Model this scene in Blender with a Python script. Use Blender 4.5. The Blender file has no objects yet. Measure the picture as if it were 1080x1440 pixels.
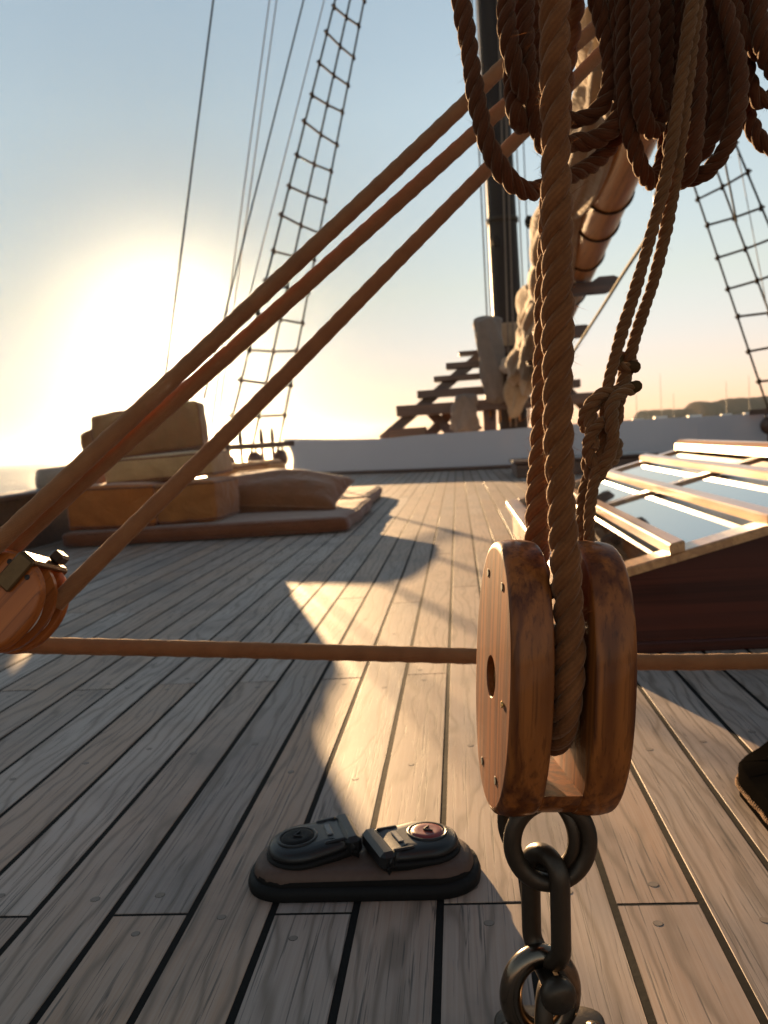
import bpy, math, random
import numpy as np
from mathutils import Matrix, Vector

random.seed(7)
rng = np.random.default_rng(7)
SC = bpy.context.scene
COL = SC.collection
rad = math.radians

# ------------------------------------------------------------------ camera
YAW, PITCH, ROLL = rad(5.2267), rad(5.0058), rad(3.8777)
EYE = np.array([0.0, 0.0, 0.6])
fwd = np.array([-math.sin(YAW)*math.cos(PITCH), math.cos(YAW)*math.cos(PITCH), -math.sin(PITCH)])
r0 = np.array([math.cos(YAW), math.sin(YAW), 0.0])
u0 = np.cross(r0, fwd)
rgt = r0*math.cos(ROLL) - u0*math.sin(ROLL)
upv = np.cross(rgt, fwd)
cam = bpy.data.cameras.new("camera")
camo = bpy.data.objects.new("camera", cam)
COL.objects.link(camo)
M = Matrix(((rgt[0], upv[0], -fwd[0], EYE[0]), (rgt[1], upv[1], -fwd[1], EYE[1]), (rgt[2], upv[2], -fwd[2], EYE[2]), (0, 0, 0, 1)))
camo.matrix_world = M
cam.sensor_fit = 'VERTICAL'
cam.sensor_height = 36.0
cam.lens = 30.0
cam.clip_start = 0.05
cam.clip_end = 20000
cam.dof.use_dof = True
cam.dof.focus_distance = 0.80
cam.dof.aperture_fstop = 10.0
SC.camera = camo

# ------------------------------------------------------------------ light
SUN_AZ = rad(-18.5)          # from +Y, towards +X positive
SUN_EL = rad(7.5)
SD = (math.sin(SUN_AZ)*math.cos(SUN_EL), math.cos(SUN_AZ)*math.cos(SUN_EL), math.sin(SUN_EL))
sl = bpy.data.lights.new("sun", 'SUN')
sl.energy = 5.0
sl.angle = rad(0.53)
sl.color = (1.0, 0.64, 0.32)
so = bpy.data.objects.new("sun", sl)
so.rotation_euler = Vector(SD).to_track_quat('Z', 'Y').to_euler()
so.location = (-8, 30, 12)
COL.objects.link(so)

W = bpy.data.worlds.new("World")
SC.world = W
W.use_nodes = True
nt = W.node_tree
nt.nodes.clear()
def wn(t, **k):
    n = nt.nodes.new(t)
    for a, b in k.items():
        setattr(n, a, b)
    return n
sky = wn('ShaderNodeTexSky', sky_type='NISHITA', sun_disc=False, sun_elevation=SUN_EL, sun_rotation=SUN_AZ,
         air_density=1.0, dust_density=0.0, ozone_density=0.0, altitude=0)
bg = wn('ShaderNodeBackground')
bg.inputs[1].default_value = 0.064
# warm aureole of the low sun, fixed in the sky around the sun's direction
tc = wn('ShaderNodeTexCoord')
nrm = wn('ShaderNodeVectorMath', operation='NORMALIZE')
nt.links.new(tc.outputs['Generated'], nrm.inputs[0])
dot = wn('ShaderNodeVectorMath', operation='DOT_PRODUCT')
nt.links.new(nrm.outputs[0], dot.inputs[0])
dot.inputs[1].default_value = SD
# dusty air low over the horizon takes some of the blue and green out of the sky light
sepz = wn('ShaderNodeSeparateXYZ'); nt.links.new(nrm.outputs[0], sepz.inputs[0])
air = wn('ShaderNodeValToRGB')
for _p, _c in ((0.0, (0.48, 0.405, 0.86)), (0.07, (0.56, 0.49, 0.74)), (0.16, (0.74, 0.66, 0.71)), (0.34, (1.0, 0.93, 0.93))):
    _e = air.color_ramp.elements.new(_p); _e.color = (*_c, 1)
air.color_ramp.elements.remove(air.color_ramp.elements[0])
air.color_ramp.elements[-1].color = (1, 1, 1, 1)
nt.links.new(sepz.outputs[2], air.inputs[0])
mul = wn('ShaderNodeMix', data_type='RGBA', blend_type='MULTIPLY'); mul.inputs[0].default_value = 1
nt.links.new(sky.outputs[0], mul.inputs[6]); nt.links.new(air.outputs[0], mul.inputs[7])
acs = wn('ShaderNodeMath', operation='ARCCOSINE')
nt.links.new(dot.outputs['Value'], acs.inputs[0])
_d = wn('ShaderNodeMath', operation='DIVIDE'); nt.links.new(acs.outputs[0], _d.inputs[0]); _d.inputs[1].default_value = rad(19)
_p = wn('ShaderNodeMath', operation='POWER'); nt.links.new(_d.outputs[0], _p.inputs[0]); _p.inputs[1].default_value = 1.6
_m = wn('ShaderNodeMath', operation='MULTIPLY'); nt.links.new(_p.outputs[0], _m.inputs[0]); _m.inputs[1].default_value = -1
_x = wn('ShaderNodeMath', operation='EXPONENT'); nt.links.new(_m.outputs[0], _x.inputs[0])
_k = wn('ShaderNodeMath', operation='MULTIPLY_ADD'); nt.links.new(_x.outputs[0], _k.inputs[0]); _k.inputs[1].default_value = -0.60; _k.inputs[2].default_value = 1.0
dim = wn('ShaderNodeVectorMath', operation='SCALE'); nt.links.new(mul.outputs[2], dim.inputs[0]); nt.links.new(_k.outputs[0], dim.inputs['Scale'])
nt.links.new(dim.outputs[0], bg.inputs[0])
def halo(sig, col, strength):
    d = wn('ShaderNodeMath', operation='DIVIDE'); d.inputs[1].default_value = sig
    nt.links.new(acs.outputs[0], d.inputs[0])
    p = wn('ShaderNodeMath', operation='POWER'); p.inputs[1].default_value = 1.5
    nt.links.new(d.outputs[0], p.inputs[0])
    m = wn('ShaderNodeMath', operation='MULTIPLY'); m.inputs[1].default_value = -1
    nt.links.new(p.outputs[0], m.inputs[0])
    e = wn('ShaderNodeMath', operation='EXPONENT')
    nt.links.new(m.outputs[0], e.inputs[0])
    s = wn('ShaderNodeMath', operation='MULTIPLY'); s.inputs[1].default_value = strength
    nt.links.new(e.outputs[0], s.inputs[0])
    b = wn('ShaderNodeBackground'); b.inputs[0].default_value = (*col, 1)
    nt.links.new(s.outputs[0], b.inputs[1])
    return b
h1 = halo(rad(3.2), (1.0, 0.86, 0.62), 0.35)
h2 = halo(rad(15.0), (1.0, 0.70, 0.42), 0.0)
a1 = wn('ShaderNodeAddShader'); a2 = wn('ShaderNodeAddShader')
nt.links.new(bg.outputs[0], a1.inputs[0]); nt.links.new(h1.outputs[0], a1.inputs[1])
nt.links.new(a1.outputs[0], a2.inputs[0]); nt.links.new(h2.outputs[0], a2.inputs[1])
wo = wn('ShaderNodeOutputWorld')
nt.links.new(a2.outputs[0], wo.inputs[0])

SC.view_settings.view_transform = 'Standard'
SC.view_settings.look = 'None'
SC.view_settings.exposure = 1.87
SC.view_settings.gamma = 1.0
SC.render.engine = 'CYCLES'
cy = SC.cycles
cy.use_denoising = True
cy.max_bounces = 6
cy.diffuse_bounces = 3
cy.glossy_bounces = 4
cy.transmission_bounces = 4
cy.volume_bounces = 0
cy.caustics_reflective = False
cy.caustics_refractive = False
cy.sample_clamp_indirect = 6.0

# ------------------------------------------------------------------ pixel rays: a point of the photograph at a chosen world depth / height
def ray(px, py):
    return fwd + rgt*((px-540)/1200.0) + upv*((720-py)/1200.0)
def P(px, py, Y):
    d = ray(px, py)
    return EYE + d*(Y/d[1])
def G(px, py, z=0.0):
    d = ray(px, py)
    return EYE + d*((z-EYE[2])/d[2])

# ------------------------------------------------------------------ mesh helpers
class MB:
    def __init__(s):
        s.v = []; s.f = []; s.uv = []; s.m = []; s.sm = []; s.n = 0; s.c = []
    def add(s, V, F, UV=None, mat=0, smooth=True, col=None):
        V = np.asarray(V, float)
        s.v.append(V)
        s.c.append(np.tile(np.array(col if col is not None else (0.5, 0.5, 0.5), float), (len(V), 1)))
        for k, f in enumerate(F):
            s.f.append([i+s.n for i in f])
            s.uv.append(UV[k] if UV is not None else None)
            s.m.append(mat); s.sm.append(smooth)
        s.n += len(V)
    def grid(s, A, cu=False, cv=False, uv=None, mat=0, smooth=True, col=None, flip=False):
        A = np.asarray(A, float)
        a, b, _ = A.shape
        F = []; UV = [] if uv is not None else None
        for i in range(a if cu else a-1):
            i2 = (i+1) % a
            for j in range(b if cv else b-1):
                j2 = (j+1) % b
                f = [i*b+j, i*b+j2, i2*b+j2, i2*b+j]
                q = None
                if uv is not None:
                    U, Vv = uv
                    jj = Vv[j+1] if j+1 < len(Vv) else 1.0
                    ii = U[i+1] if i+1 < len(U) else U[i]
                    q = [(U[i], Vv[j]), (U[i], jj), (ii, jj), (ii, Vv[j])]
                if flip:
                    f = f[::-1]; q = q[::-1] if q else None
                F.append(f)
                if UV is not None: UV.append(q)
        s.add(A.reshape(-1, 3), F, UV, mat, smooth, col)
    def box(s, lo, hi, bev=0.004, mat=0, rot=None, at=(0, 0, 0), smooth=False, col=None):
        lo = np.array(lo, float); hi = np.array(hi, float)
        b = min(bev, 0.45*float((hi-lo).min()))
        V = []; idx = {}
        for sx in (0, 1):
            for sy in (0, 1):
                for sz in (0, 1):
                    c = np.where([sx, sy, sz], hi, lo)
                    d = np.where([sx, sy, sz], -1.0, 1.0)*b
                    for ax in range(3):
                        p = c + d; p[ax] = c[ax]
                        idx[(sx, sy, sz, ax)] = len(V); V.append(p)
        F = []
        for ax in range(3):
            o = [i for i in range(3) if i != ax]
            for sd in (0, 1):
                q = []
                for (a, c_) in ((0, 0), (1, 0), (1, 1), (0, 1)):
                    k = [0, 0, 0]; k[ax] = sd; k[o[0]] = a; k[o[1]] = c_
                    q.append(idx[(*k, ax)])
                F.append(q)
        for ax in range(3):
            o = [i for i in range(3) if i != ax]
            for a in (0, 1):
                for c_ in (0, 1):
                    k0 = [0, 0, 0]; k0[o[0]] = a; k0[o[1]] = c_; k1 = list(k0); k0[ax] = 0; k1[ax] = 1
                    F.append([idx[(*k0, o[0])], idx[(*k0, o[1])], idx[(*k1, o[1])], idx[(*k1, o[0])]])
        for sx in (0, 1):
            for sy in (0, 1):
                for sz in (0, 1):
                    F.append([idx[(sx, sy, sz, i)] for i in range(3)])
        V = np.array(V); cen = (lo+hi)/2
        G2 = []
        for f in F:      # outward winding
            p = V[f]; n = np.cross(p[1]-p[0], p[2]-p[0])
            G2.append(f if np.dot(n, p.mean(0)-cen) > 0 else f[::-1])
        if rot is not None: V = V @ np.asarray(rot, float).T
        s.add(V+np.array(at), G2, None, mat, smooth, col)
    def poly(s, pts, thick, mat=0, smooth=False):
        """closed polygon pts (N,3) extruded by vector thick"""
        A = np.asarray(pts, float); n = len(A); B = A+np.array(thick, float)
        F = [list(range(n))[::-1], list(range(n, 2*n))]
        for i in range(n):
            j = (i+1) % n
            F.append([i, j, n+j, n+i])
        nn = np.zeros(3)
        for i in range(n): nn += np.cross(A[i], A[(i+1) % n])
        if np.dot(nn, thick) < 0: F = [f[::-1] for f in F]
        s.add(np.vstack([A, B]), F, None, mat, smooth)
    def tube(s, path, r, n=10, mat=0, cap=True, closed=False, twist=0.0):
        path = np.asarray(path, float); m = len(path)
        rr = np.full(m, r) if np.isscalar(r) else np.asarray(r, float)
        T, N, B = frames(path, closed)
        L = np.concatenate([[0], np.cumsum(np.linalg.norm(np.diff(path, axis=0), axis=1))])
        a = np.linspace(0, 2*np.pi, n, endpoint=False)
        A = path[:, None] + rr[:, None, None]*(np.cos(a)[None, :, None]*N[:, None] + np.sin(a)[None, :, None]*B[:, None])
        s.grid(A, cu=closed, cv=True, uv=(L, np.linspace(0, 1, n, endpoint=False)), mat=mat, flip=False)
        if cap and not closed:
            s.add(A[0], [list(range(n))], None, mat, True)
            s.add(A[-1], [list(range(n))[::-1]], None, mat, True)
    def build(s, name, mats, parent=None, origin=None, world=None):
        me = bpy.data.meshes.new(name)
        V = np.vstack(s.v)
        if world is not None: V = V @ np.array(world)[:3, :3].T + np.array(world)[:3, 3]
        if origin is None and parent is not None and parent.get('_w'): origin = np.array(parent.location)
        if origin is None and parent is None:
            origin = np.array([(V[:, 0].min()+V[:, 0].max())/2, (V[:, 1].min()+V[:, 1].max())/2, V[:, 2].min()])
        if origin is None: origin = np.zeros(3)
        V = V-np.asarray(origin)
        me.from_pydata(V.tolist(), [], s.f)
        if any(u is not None for u in s.uv):
            uvl = me.uv_layers.new(name="UVMap")
            buf = []
            for f, u in zip(s.f, s.uv):
                if u is None: buf += [0.0, 0.0]*len(f)
                else:
                    for q in u: buf += [q[0], q[1]]
            uvl.data.foreach_set('uv', np.array(buf, np.float32))
        ca = me.color_attributes.new(name="rnd", type='FLOAT_COLOR', domain='POINT')
        C = np.vstack(s.c); C = np.hstack([C, np.ones((len(C), 1))])
        ca.data.foreach_set('color', C.astype(np.float32).ravel())
        mats = mats if isinstance(mats, (list, tuple)) else [mats]
        for m in mats: me.materials.append(m)
        me.polygons.foreach_set('material_index', np.array(s.m, np.int32))
        me.polygons.foreach_set('use_smooth', np.array(s.sm, bool))
        me.update()
        o = bpy.data.objects.new(name, me)
        COL.objects.link(o)
        if parent is None: o.location = origin
        else:
            o.parent = parent
            if parent.type == 'MESH':
                pass
        return o

def frames(path, closed=False):
    m = len(path)
    if closed: T = np.roll(path, -1, 0)-np.roll(path, 1, 0)
    else: T = np.gradient(path, axis=0)
    T = T/np.linalg.norm(T, axis=1)[:, None]
    n = np.array([0, -1.0, 0]); n = n-T[0]*np.dot(n, T[0])
    if np.linalg.norm(n) < 0.1: n = np.array([1.0, 0, 0])-T[0]*T[0][0]
    n /= np.linalg.norm(n)
    N = np.zeros_like(path)
    for i in range(m):
        n = n-T[i]*np.dot(n, T[i]); n /= np.linalg.norm(n); N[i] = n
    if closed:   # spread the closing twist
        a = N[-1]-T[0]*np.dot(N[-1], T[0]); a /= np.linalg.norm(a)
        ang = math.atan2(np.dot(np.cross(a, N[0]), T[0]), np.dot(a, N[0]))
        for i in range(m):
            t = ang*i/(m-1); b = np.cross(T[i], N[i]); N[i] = N[i]*math.cos(t)+b*math.sin(t)
    B = np.cross(T, N)
    return T, N, B

def spline(pts, step):
    pts = np.asarray(pts, float)
    q = np.vstack([2*pts[0]-pts[1], pts, 2*pts[-1]-pts[-2]])
    out = []
    for i in range(1, len(q)-2):
        p0, p1, p2, p3 = q[i-1:i+3]
        d = max(np.linalg.norm(p2-p1), 1e-6); k = max(8, int(d/step*2))
        d0 = np.linalg.norm(p1-p0)**.5; d1 = d**.5; d2 = np.linalg.norm(p3-p2)**.5
        d0 = max(d0, 1e-4); d2 = max(d2, 1e-4)
        m1 = d1*((p1-p0)/d0-(p2-p0)/(d0+d1)+(p2-p1)/d1)
        m2 = d1*((p2-p1)/d1-(p3-p1)/(d1+d2)+(p3-p2)/d2)
        t = np.linspace(0, 1, k, endpoint=False)[:, None]
        out.append((2*t**3-3*t**2+1)*p1+(t**3-2*t**2+t)*m1+(-2*t**3+3*t**2)*p2+(t**3-t**2)*m2)
    out.append(pts[-1:])
    A = np.vstack(out)
    L = np.concatenate([[0], np.cumsum(np.linalg.norm(np.diff(A, axis=0), axis=1))])
    n = max(4, int(L[-1]/step))
    s = np.linspace(0, L[-1], n)
    return np.stack([np.interp(s, L, A[:, k]) for k in range(3)], 1)

def laid_rope(mb, pts, D, lay=2.5, fuzz=900, step=None, sides=10, phase=0.0, ready=False, strands=3, fr=1.0):
    """three strand laid rope of diameter D along pts, with loose fibres standing off it"""
    R = D/2; step = step or D*0.2
    path = pts if ready else spline(pts, step)
    T, N, B = frames(path)
    L = np.concatenate([[0], np.cumsum(np.linalg.norm(np.diff(path, axis=0), axis=1))])
    off = 0.47*R; rs = 0.565*R
    wob = 1+0.05*np.sin(L/D*0.55+phase*3)+0.035*np.sin(L/D*1.7+phase)
    drift = 0.55*np.sin(L/D*0.23+phase*5)+0.25*np.sin(L/D*0.61+phase*2)
    for k in range(strands):
        th = 2*np.pi*L/(lay*D)+2*np.pi*k/strands+phase+drift+0.10*np.sin(L/D*0.9+k*2.1)
        c = path+(off*wob)[:, None]*(np.cos(th)[:, None]*N+np.sin(th)[:, None]*B)
        mb.tube(c, rs*wob, n=sides, cap=True)
    # fibres
    nf = int(L[-1]*fuzz)
    if nf:
        i = rng.integers(1, len(path)-1, nf); a = rng.uniform(0, 2*np.pi, nf)
        nn = np.cos(a)[:, None]*N[i]+np.sin(a)[:, None]*B[i]
        base = path[i]+nn*(R*0.93)+T[i]*rng.uniform(-step, step, nf)[:, None]
        tt = T[i]*rng.choice([-1, 1], nf)[:, None]+np.cross(T[i], nn)*rng.normal(0, .7, nf)[:, None]
        ln = D*rng.gamma(1.6, 0.085, nf)*fr
        mid = base+(tt*0.55+nn*0.25)*ln[:, None]
        tip = base+(tt*0.9+nn*rng.uniform(0.2, 1.1, nf)[:, None])*ln[:, None]
        w = np.cross(tip-base, nn); w /= np.linalg.norm(w, axis=1)[:, None]+1e-9
        w *= 0.00014*(D/0.02)**.5
        V = np.stack([base-w, base+w, mid+w*.8, mid-w*.8, tip], 1).reshape(-1, 3)
        F = []
        for k in range(nf):
            b = 5*k; F += [[b, b+1, b+2, b+3], [b+3, b+2, b+4]]
        mb.add(V, F, None, 0, True)
    return path

def thing(name, label, cat, loc, group=None, rot=None):
    o = bpy.data.objects.new(name, None)
    o.empty_display_size = 0.05
    COL.objects.link(o)
    o.location = tuple(float(x) for x in loc)
    if rot is not None: o.matrix_world = rot
    else: o['_w'] = 1
    tag(o, label, cat, group)
    return o
def tag(o, label, cat, group=None):
    o['label'] = label; o['category'] = cat
    if group: o['group'] = group
    return o
def struct(o, kind='structure'):
    o['kind'] = kind
    return o

# ------------------------------------------------------------------ materials
class NT:
    def __init__(s, name):
        s.mat = bpy.data.materials.new(name); s.mat.use_nodes = True
        s.t = s.mat.node_tree; s.t.nodes.clear()
        s.out = s.n('ShaderNodeOutputMaterial')
        s.p = s.n('ShaderNodeBsdfPrincipled')
        s.l(s.p.outputs[0], s.out.inputs[0])
    def n(s, t, ins=None, **k):
        x = s.t.nodes.new(t)
        for a, b in k.items(): setattr(x, a, b)
        for a, b in (ins or {}).items(): s.set(x.inputs[a], b)
        return x
    def l(s, a, b): s.t.links.new(a, b)
    def set(s, sock, v):
        if hasattr(v, 'is_output'): s.l(v, sock)
        elif isinstance(v, (tuple, list)) and sock.type == 'RGBA' and len(v) == 3: sock.default_value = (*v, 1)
        else: sock.default_value = v
    def P(s, **k):
        for a, b in k.items(): s.set(s.p.inputs[a.replace('_', ' ')], b)
    def math(s, op, a, b=0.0, c=0.0, clamp=False):
        x = s.n('ShaderNodeMath', operation=op, use_clamp=clamp)
        s.set(x.inputs[0], a); s.set(x.inputs[1], b); s.set(x.inputs[2], c)
        return x.outputs[0]
    def mix(s, f, a, b, mode='MIX'):
        x = s.n('ShaderNodeMix', data_type='RGBA', blend_type=mode)
        s.set(x.inputs[0], f); s.set(x.inputs[6], a); s.set(x.inputs[7], b)
        return x.outputs[2]
    def ramp(s, f, stops, interp='LINEAR'):
        x = s.n('ShaderNodeValToRGB'); x.color_ramp.interpolation = interp
        e = x.color_ramp.elements
        while len(e) < len(stops): e.new(0.5)
        for q, (p, c) in zip(e, stops):
            q.position = p; q.color = (*c, 1) if isinstance(c, (tuple, list)) else (c, c, c, 1)
        s.l(f, x.inputs[0])
        return x.outputs[0]
    def coord(s, scale=(1, 1, 1), which='Object', vec=None, loc=(0, 0, 0), rot=(0, 0, 0)):
        m = s.n('ShaderNodeMapping')
        m.inputs['Scale'].default_value = scale; m.inputs['Location'].default_value = loc; m.inputs['Rotation'].default_value = rot
        if vec is None: vec = s.n('ShaderNodeTexCoord').outputs[which]
        s.l(vec, m.inputs['Vector'])
        return m.outputs[0]
    def noise(s, vec, scale=1.0, detail=4.0, rough=0.55, dist=0.0, out='Fac'):
        x = s.n('ShaderNodeTexNoise')
        s.l(vec, x.inputs['Vector'])
        x.inputs['Scale'].default_value = scale; x.inputs['Detail'].default_value = detail
        x.inputs['Roughness'].default_value = rough; x.inputs['Distortion'].default_value = dist
        return x.outputs[out]
    def bump(s, h, dist=0.001, strength=1.0, prev=None):
        x = s.n('ShaderNodeBump'); x.inputs['Distance'].default_value = dist; x.inputs['Strength'].default_value = strength
        s.l(h, x.inputs['Height'])
        if prev is not None: s.l(prev, x.inputs['Normal'])
        s.l(x.outputs[0], s.p.inputs['Normal'])
        return x.outputs[0]

def mat_deck():
    t = NT('weathered_teak')
    at = t.n('ShaderNodeAttribute', attribute_name='rnd')
    sep = t.n('ShaderNodeSeparateColor'); t.l(at.outputs['Color'], sep.inputs[0])
    r1, r2, r3 = sep.outputs[0], sep.outputs[1], sep.outputs[2]
    tcx = t.n('ShaderNodeTexCoord').outputs['Object']
    offv = t.n('ShaderNodeCombineXYZ', {0: t.math('MULTIPLY', r1, 3.7), 1: t.math('MULTIPLY', r2, 57.0), 2: t.math('MULTIPLY', r3, 9.0)})
    v = t.n('ShaderNodeVectorMath', operation='ADD'); t.l(tcx, v.inputs[0]); t.l(offv.outputs[0], v.inputs[1])
    v = v.outputs[0]
    # slow warp that bends the grain
    warp = t.noise(t.coord((7, 1.3, 1), vec=v), 1.0, 2.0, 0.5)
    warp2 = t.noise(t.coord((22, 5, 1), vec=v), 1.0, 2.0, 0.5)
    sx = t.n('ShaderNodeSeparateXYZ'); t.l(v, sx.inputs[0])
    wx = t.math('ADD', t.math('MULTIPLY', sx.outputs[0], 30.0), t.math('ADD', t.math('MULTIPLY', warp, 5.5), t.math('MULTIPLY', warp2, 1.1)))
    # knots: ring the grain round sparse centres
    vor = t.n('ShaderNodeTexVoronoi'); t.l(t.coord((5.5, 1.7, 0.01), vec=v), vor.inputs['Vector']); vor.inputs['Scale'].default_value = 1.0
    kn = t.ramp(vor.outputs['Distance'], [(0.0, 1.0), (0.16, 0.30), (0.34, 0.0)])
    wx = t.math('ADD', wx, t.math('MULTIPLY', kn, 2.2))
    rings = t.math('SINE', t.math('MULTIPLY', wx, 6.2832))
    rings = t.math('MULTIPLY_ADD', rings, 0.5, 0.5)
    rline = t.math('POWER', rings, 7.0)
    fib = t.noise(t.coord((330, 3.2, 1), vec=v), 1.0, 4.0, 0.62)
    fine = t.noise(t.coord((900, 14, 1), vec=v), 1.0, 3.0, 0.65)
    pore = t.ramp(t.noise(t.coord((300, 4.5, 1), vec=v), 1.0, 4.0, 0.6), [(0.0, 1.0), (0.36, 0.9), (0.42, 0.0)])
    blot = t.noise(t.coord((9, 4, 1), vec=v), 1.0, 5.0, 0.6)
    dirt = t.noise(t.coord((3.1, 2.3, 1)), 1.0, 6.0, 0.62)
    grey = t.mix(r3, (0.195, 0.155, 0.134), (0.355, 0.283, 0.238))
    tan = t.mix(r1, (0.355, 0.208, 0.122), (0.220, 0.127, 0.077))
    f = t.math('ADD', t.math('MULTIPLY_ADD', r2, 0.85, -0.1), t.math('MULTIPLY_ADD', blot, 1.3, -0.60), clamp=True)
    c = t.mix(f, grey, tan)
    c = t.mix(t.math('MULTIPLY', t.ramp(fib, [(0.32, 0.0), (0.72, 1.0)]), 0.5), c, (0.400, 0.320, 0.265))
    c = t.mix(t.math('MULTIPLY', rline, 0.6), c, (0.115, 0.078, 0.052))
    c = t.mix(t.math('MULTIPLY', kn, 0.45), c, (0.145, 0.085, 0.050))
    c = t.mix(t.math('MULTIPLY', pore, 0.9), c, (0.060, 0.047, 0.038))
    c = t.mix(t.ramp(dirt, [(0.50, 0.0), (0.70, 0.55)]), c, (0.105, 0.085, 0.074))
    crk = t.noise(t.coord((46, 1.6, 1), vec=v), 1.0, 3.0, 0.5)
    crk = t.ramp(t.math('ABSOLUTE', t.math('SUBTRACT', crk, 0.5)), [(0.0, 1.0), (0.010, 0.0)])
    msk = t.ramp(t.noise(t.coord((11, 2.2, 1), vec=v, loc=(5, 3, 1)), 1.0, 2.0), [(0.52, 0.0), (0.60, 1.0)])
    crk = t.math('MULTIPLY', crk, msk)
    c = t.mix(t.math('MULTIPLY', crk, 0.75), c, (0.045, 0.032, 0.025))
    # rusty tea-coloured stains
    st = t.ramp(t.noise(t.coord((2.3, 1.4, 1), loc=(3.1, 7.7, 0)), 1.0, 5.0, 0.65), [(0.60, 0.0), (0.70, 1.0)])
    c = t.mix(t.math('MULTIPLY', st, 0.15), c, (0.150, 0.075, 0.036))
    t.P(Base_Color=c, Roughness=t.math('MULTIPLY_ADD', fib, 0.18, 0.52), Specular_IOR_Level=0.4)
    h = t.math('ADD', t.math('MULTIPLY', fib, 0.8), t.math('MULTIPLY', fine, 0.5))
    h = t.math('SUBTRACT', h, t.math('ADD', t.math('MULTIPLY', pore, 0.9), t.math('ADD', t.math('MULTIPLY', rline, 0.5), crk)))
    b = t.bump(t.math('ADD', blot, warp), 0.0007, 0.5)
    t.bump(h, 0.00012, 0.7, b)
    return t.mat

def mat_plug():
    t = NT('teak_plug')
    n = t.noise(t.coord((60, 500, 1)), 1.0, 4)
    t.P(Base_Color=t.mix(n, (0.10, 0.075, 0.058), (0.22, 0.165, 0.125)), Roughness=0.6)
    return t.mat

def mat_varnish(name, light, dark, axis=(0, 0, 1), grain=1.0, rough=0.12, coat=0.7, wear=0.25, blot=0.3, spec=0.5, crough=None):
    """varnished hardwood, grain running along axis"""
    t = NT(name)
    s = np.array([1.0 if a else 60.0 for a in axis])*grain
    s1 = tuple(np.where(np.array(axis) > 0, 1.6, 130.0)*grain)
    s2 = tuple(np.where(np.array(axis) > 0, 3.0, 300.0)*grain)
    s3 = tuple(np.where(np.array(axis) > 0, 0.7, 22.0)*grain)
    w = t.noise(t.coord(s3), 1.0, 2.0, 0.5)
    g = t.noise(t.coord(s1), 1.0, 4.0, 0.6, 0.6)
    fi = t.noise(t.coord(s2), 1.0, 4.0, 0.6)
    big = t.noise(t.coord((7*grain, 7*grain, 4*grain)), 1.0, 5.0, 0.6)
    lines = t.math('MULTIPLY_ADD', t.math('SINE', t.math('ADD', t.math('MULTIPLY', w, 34.0), t.math('MULTIPLY', g, 5.0))), 0.5, 0.5)
    f = t.math('ADD', t.math('MULTIPLY', lines, 0.62), t.math('MULTIPLY_ADD', g, 0.9, -0.30), clamp=True)
    c = t.mix(f, light, dark)
    c = t.mix(t.math('MULTIPLY', t.ramp(fi, [(0.36, 1.0), (0.47, 0.0)]), 0.42), c, tuple(0.35*x for x in dark))
    c = t.mix(t.ramp(big, [(0.55, 0.0), (0.85, blot)]), c, tuple(0.55*x for x in dark))
    t.P(Base_Color=c, Roughness=t.math('MULTIPLY_ADD', big, wear, rough), Coat_Weight=coat, Coat_Roughness=crough or rough*0.7, Specular_IOR_Level=spec)
    b = t.bump(big, 0.0016, 0.5)
    t.bump(t.math('ADD', fi, t.math('MULTIPLY', g, 0.6)), 0.0004, 0.6, b)
    return t.mat

def mat_rope(name, a, b, yarn=7.0, slope=90.0, trans=0.12):
    t = NT(name)
    uv = t.n('ShaderNodeUVMap', uv_map='UVMap').outputs[0]
    s = t.n('ShaderNodeSeparateXYZ'); t.l(uv, s.inputs[0])
    ph = t.math('ADD', t.math('MULTIPLY', s.outputs[1], yarn), t.math('MULTIPLY', s.outputs[0], -slope))
    no = t.noise(t.coord((300, 300, 300)), 1.0, 4.0, 0.6)
    st = t.math('SINE', t.math('MULTIPLY', t.math('ADD', ph, t.math('MULTIPLY', no, 0.7)), 6.2832))
    st = t.math('MULTIPLY_ADD', st, 0.5, 0.5)
    hair = t.noise(t.coord((900, 900, 900)), 1.0, 2.0, 0.6)
    blot = t.noise(t.coord((26, 26, 26)), 1.0, 5.0, 0.62)
    c = t.mix(t.ramp(blot, [(0.3, 0.0), (0.72, 1.0)]), a, b)
    c = t.mix(t.math('MULTIPLY', st, 0.45), c, tuple(0.42*x for x in b))
    c = t.mix(t.math('MULTIPLY', hair, 0.3), c, tuple(min(1, 1.5*x) for x in a))
    t.P(Base_Color=c, Roughness=0.85, Specular_IOR_Level=0.2, Sheen_Weight=0.35, Sheen_Roughness=0.4)
    t.p.inputs['Sheen Tint'].default_value = (1, .75, .5, 1)
    t.bump(t.math('ADD', t.math('MULTIPLY', st, -0.25), t.math('ADD', t.math('MULTIPLY', no, 0.9), hair)), 0.0008, 0.8)
    if trans:
        tr = t.n('ShaderNodeBsdfTranslucent'); t.set(tr.inputs[0], tuple(min(1, 1.6*x) for x in a))
        m = t.n('ShaderNodeMixShader'); m.inputs[0].default_value = trans
        t.l(t.p.outputs[0], m.inputs[1]); t.l(tr.outputs[0], m.inputs[2]); t.l(m.outputs[0], t.out.inputs[0])
    return t.mat

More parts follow.
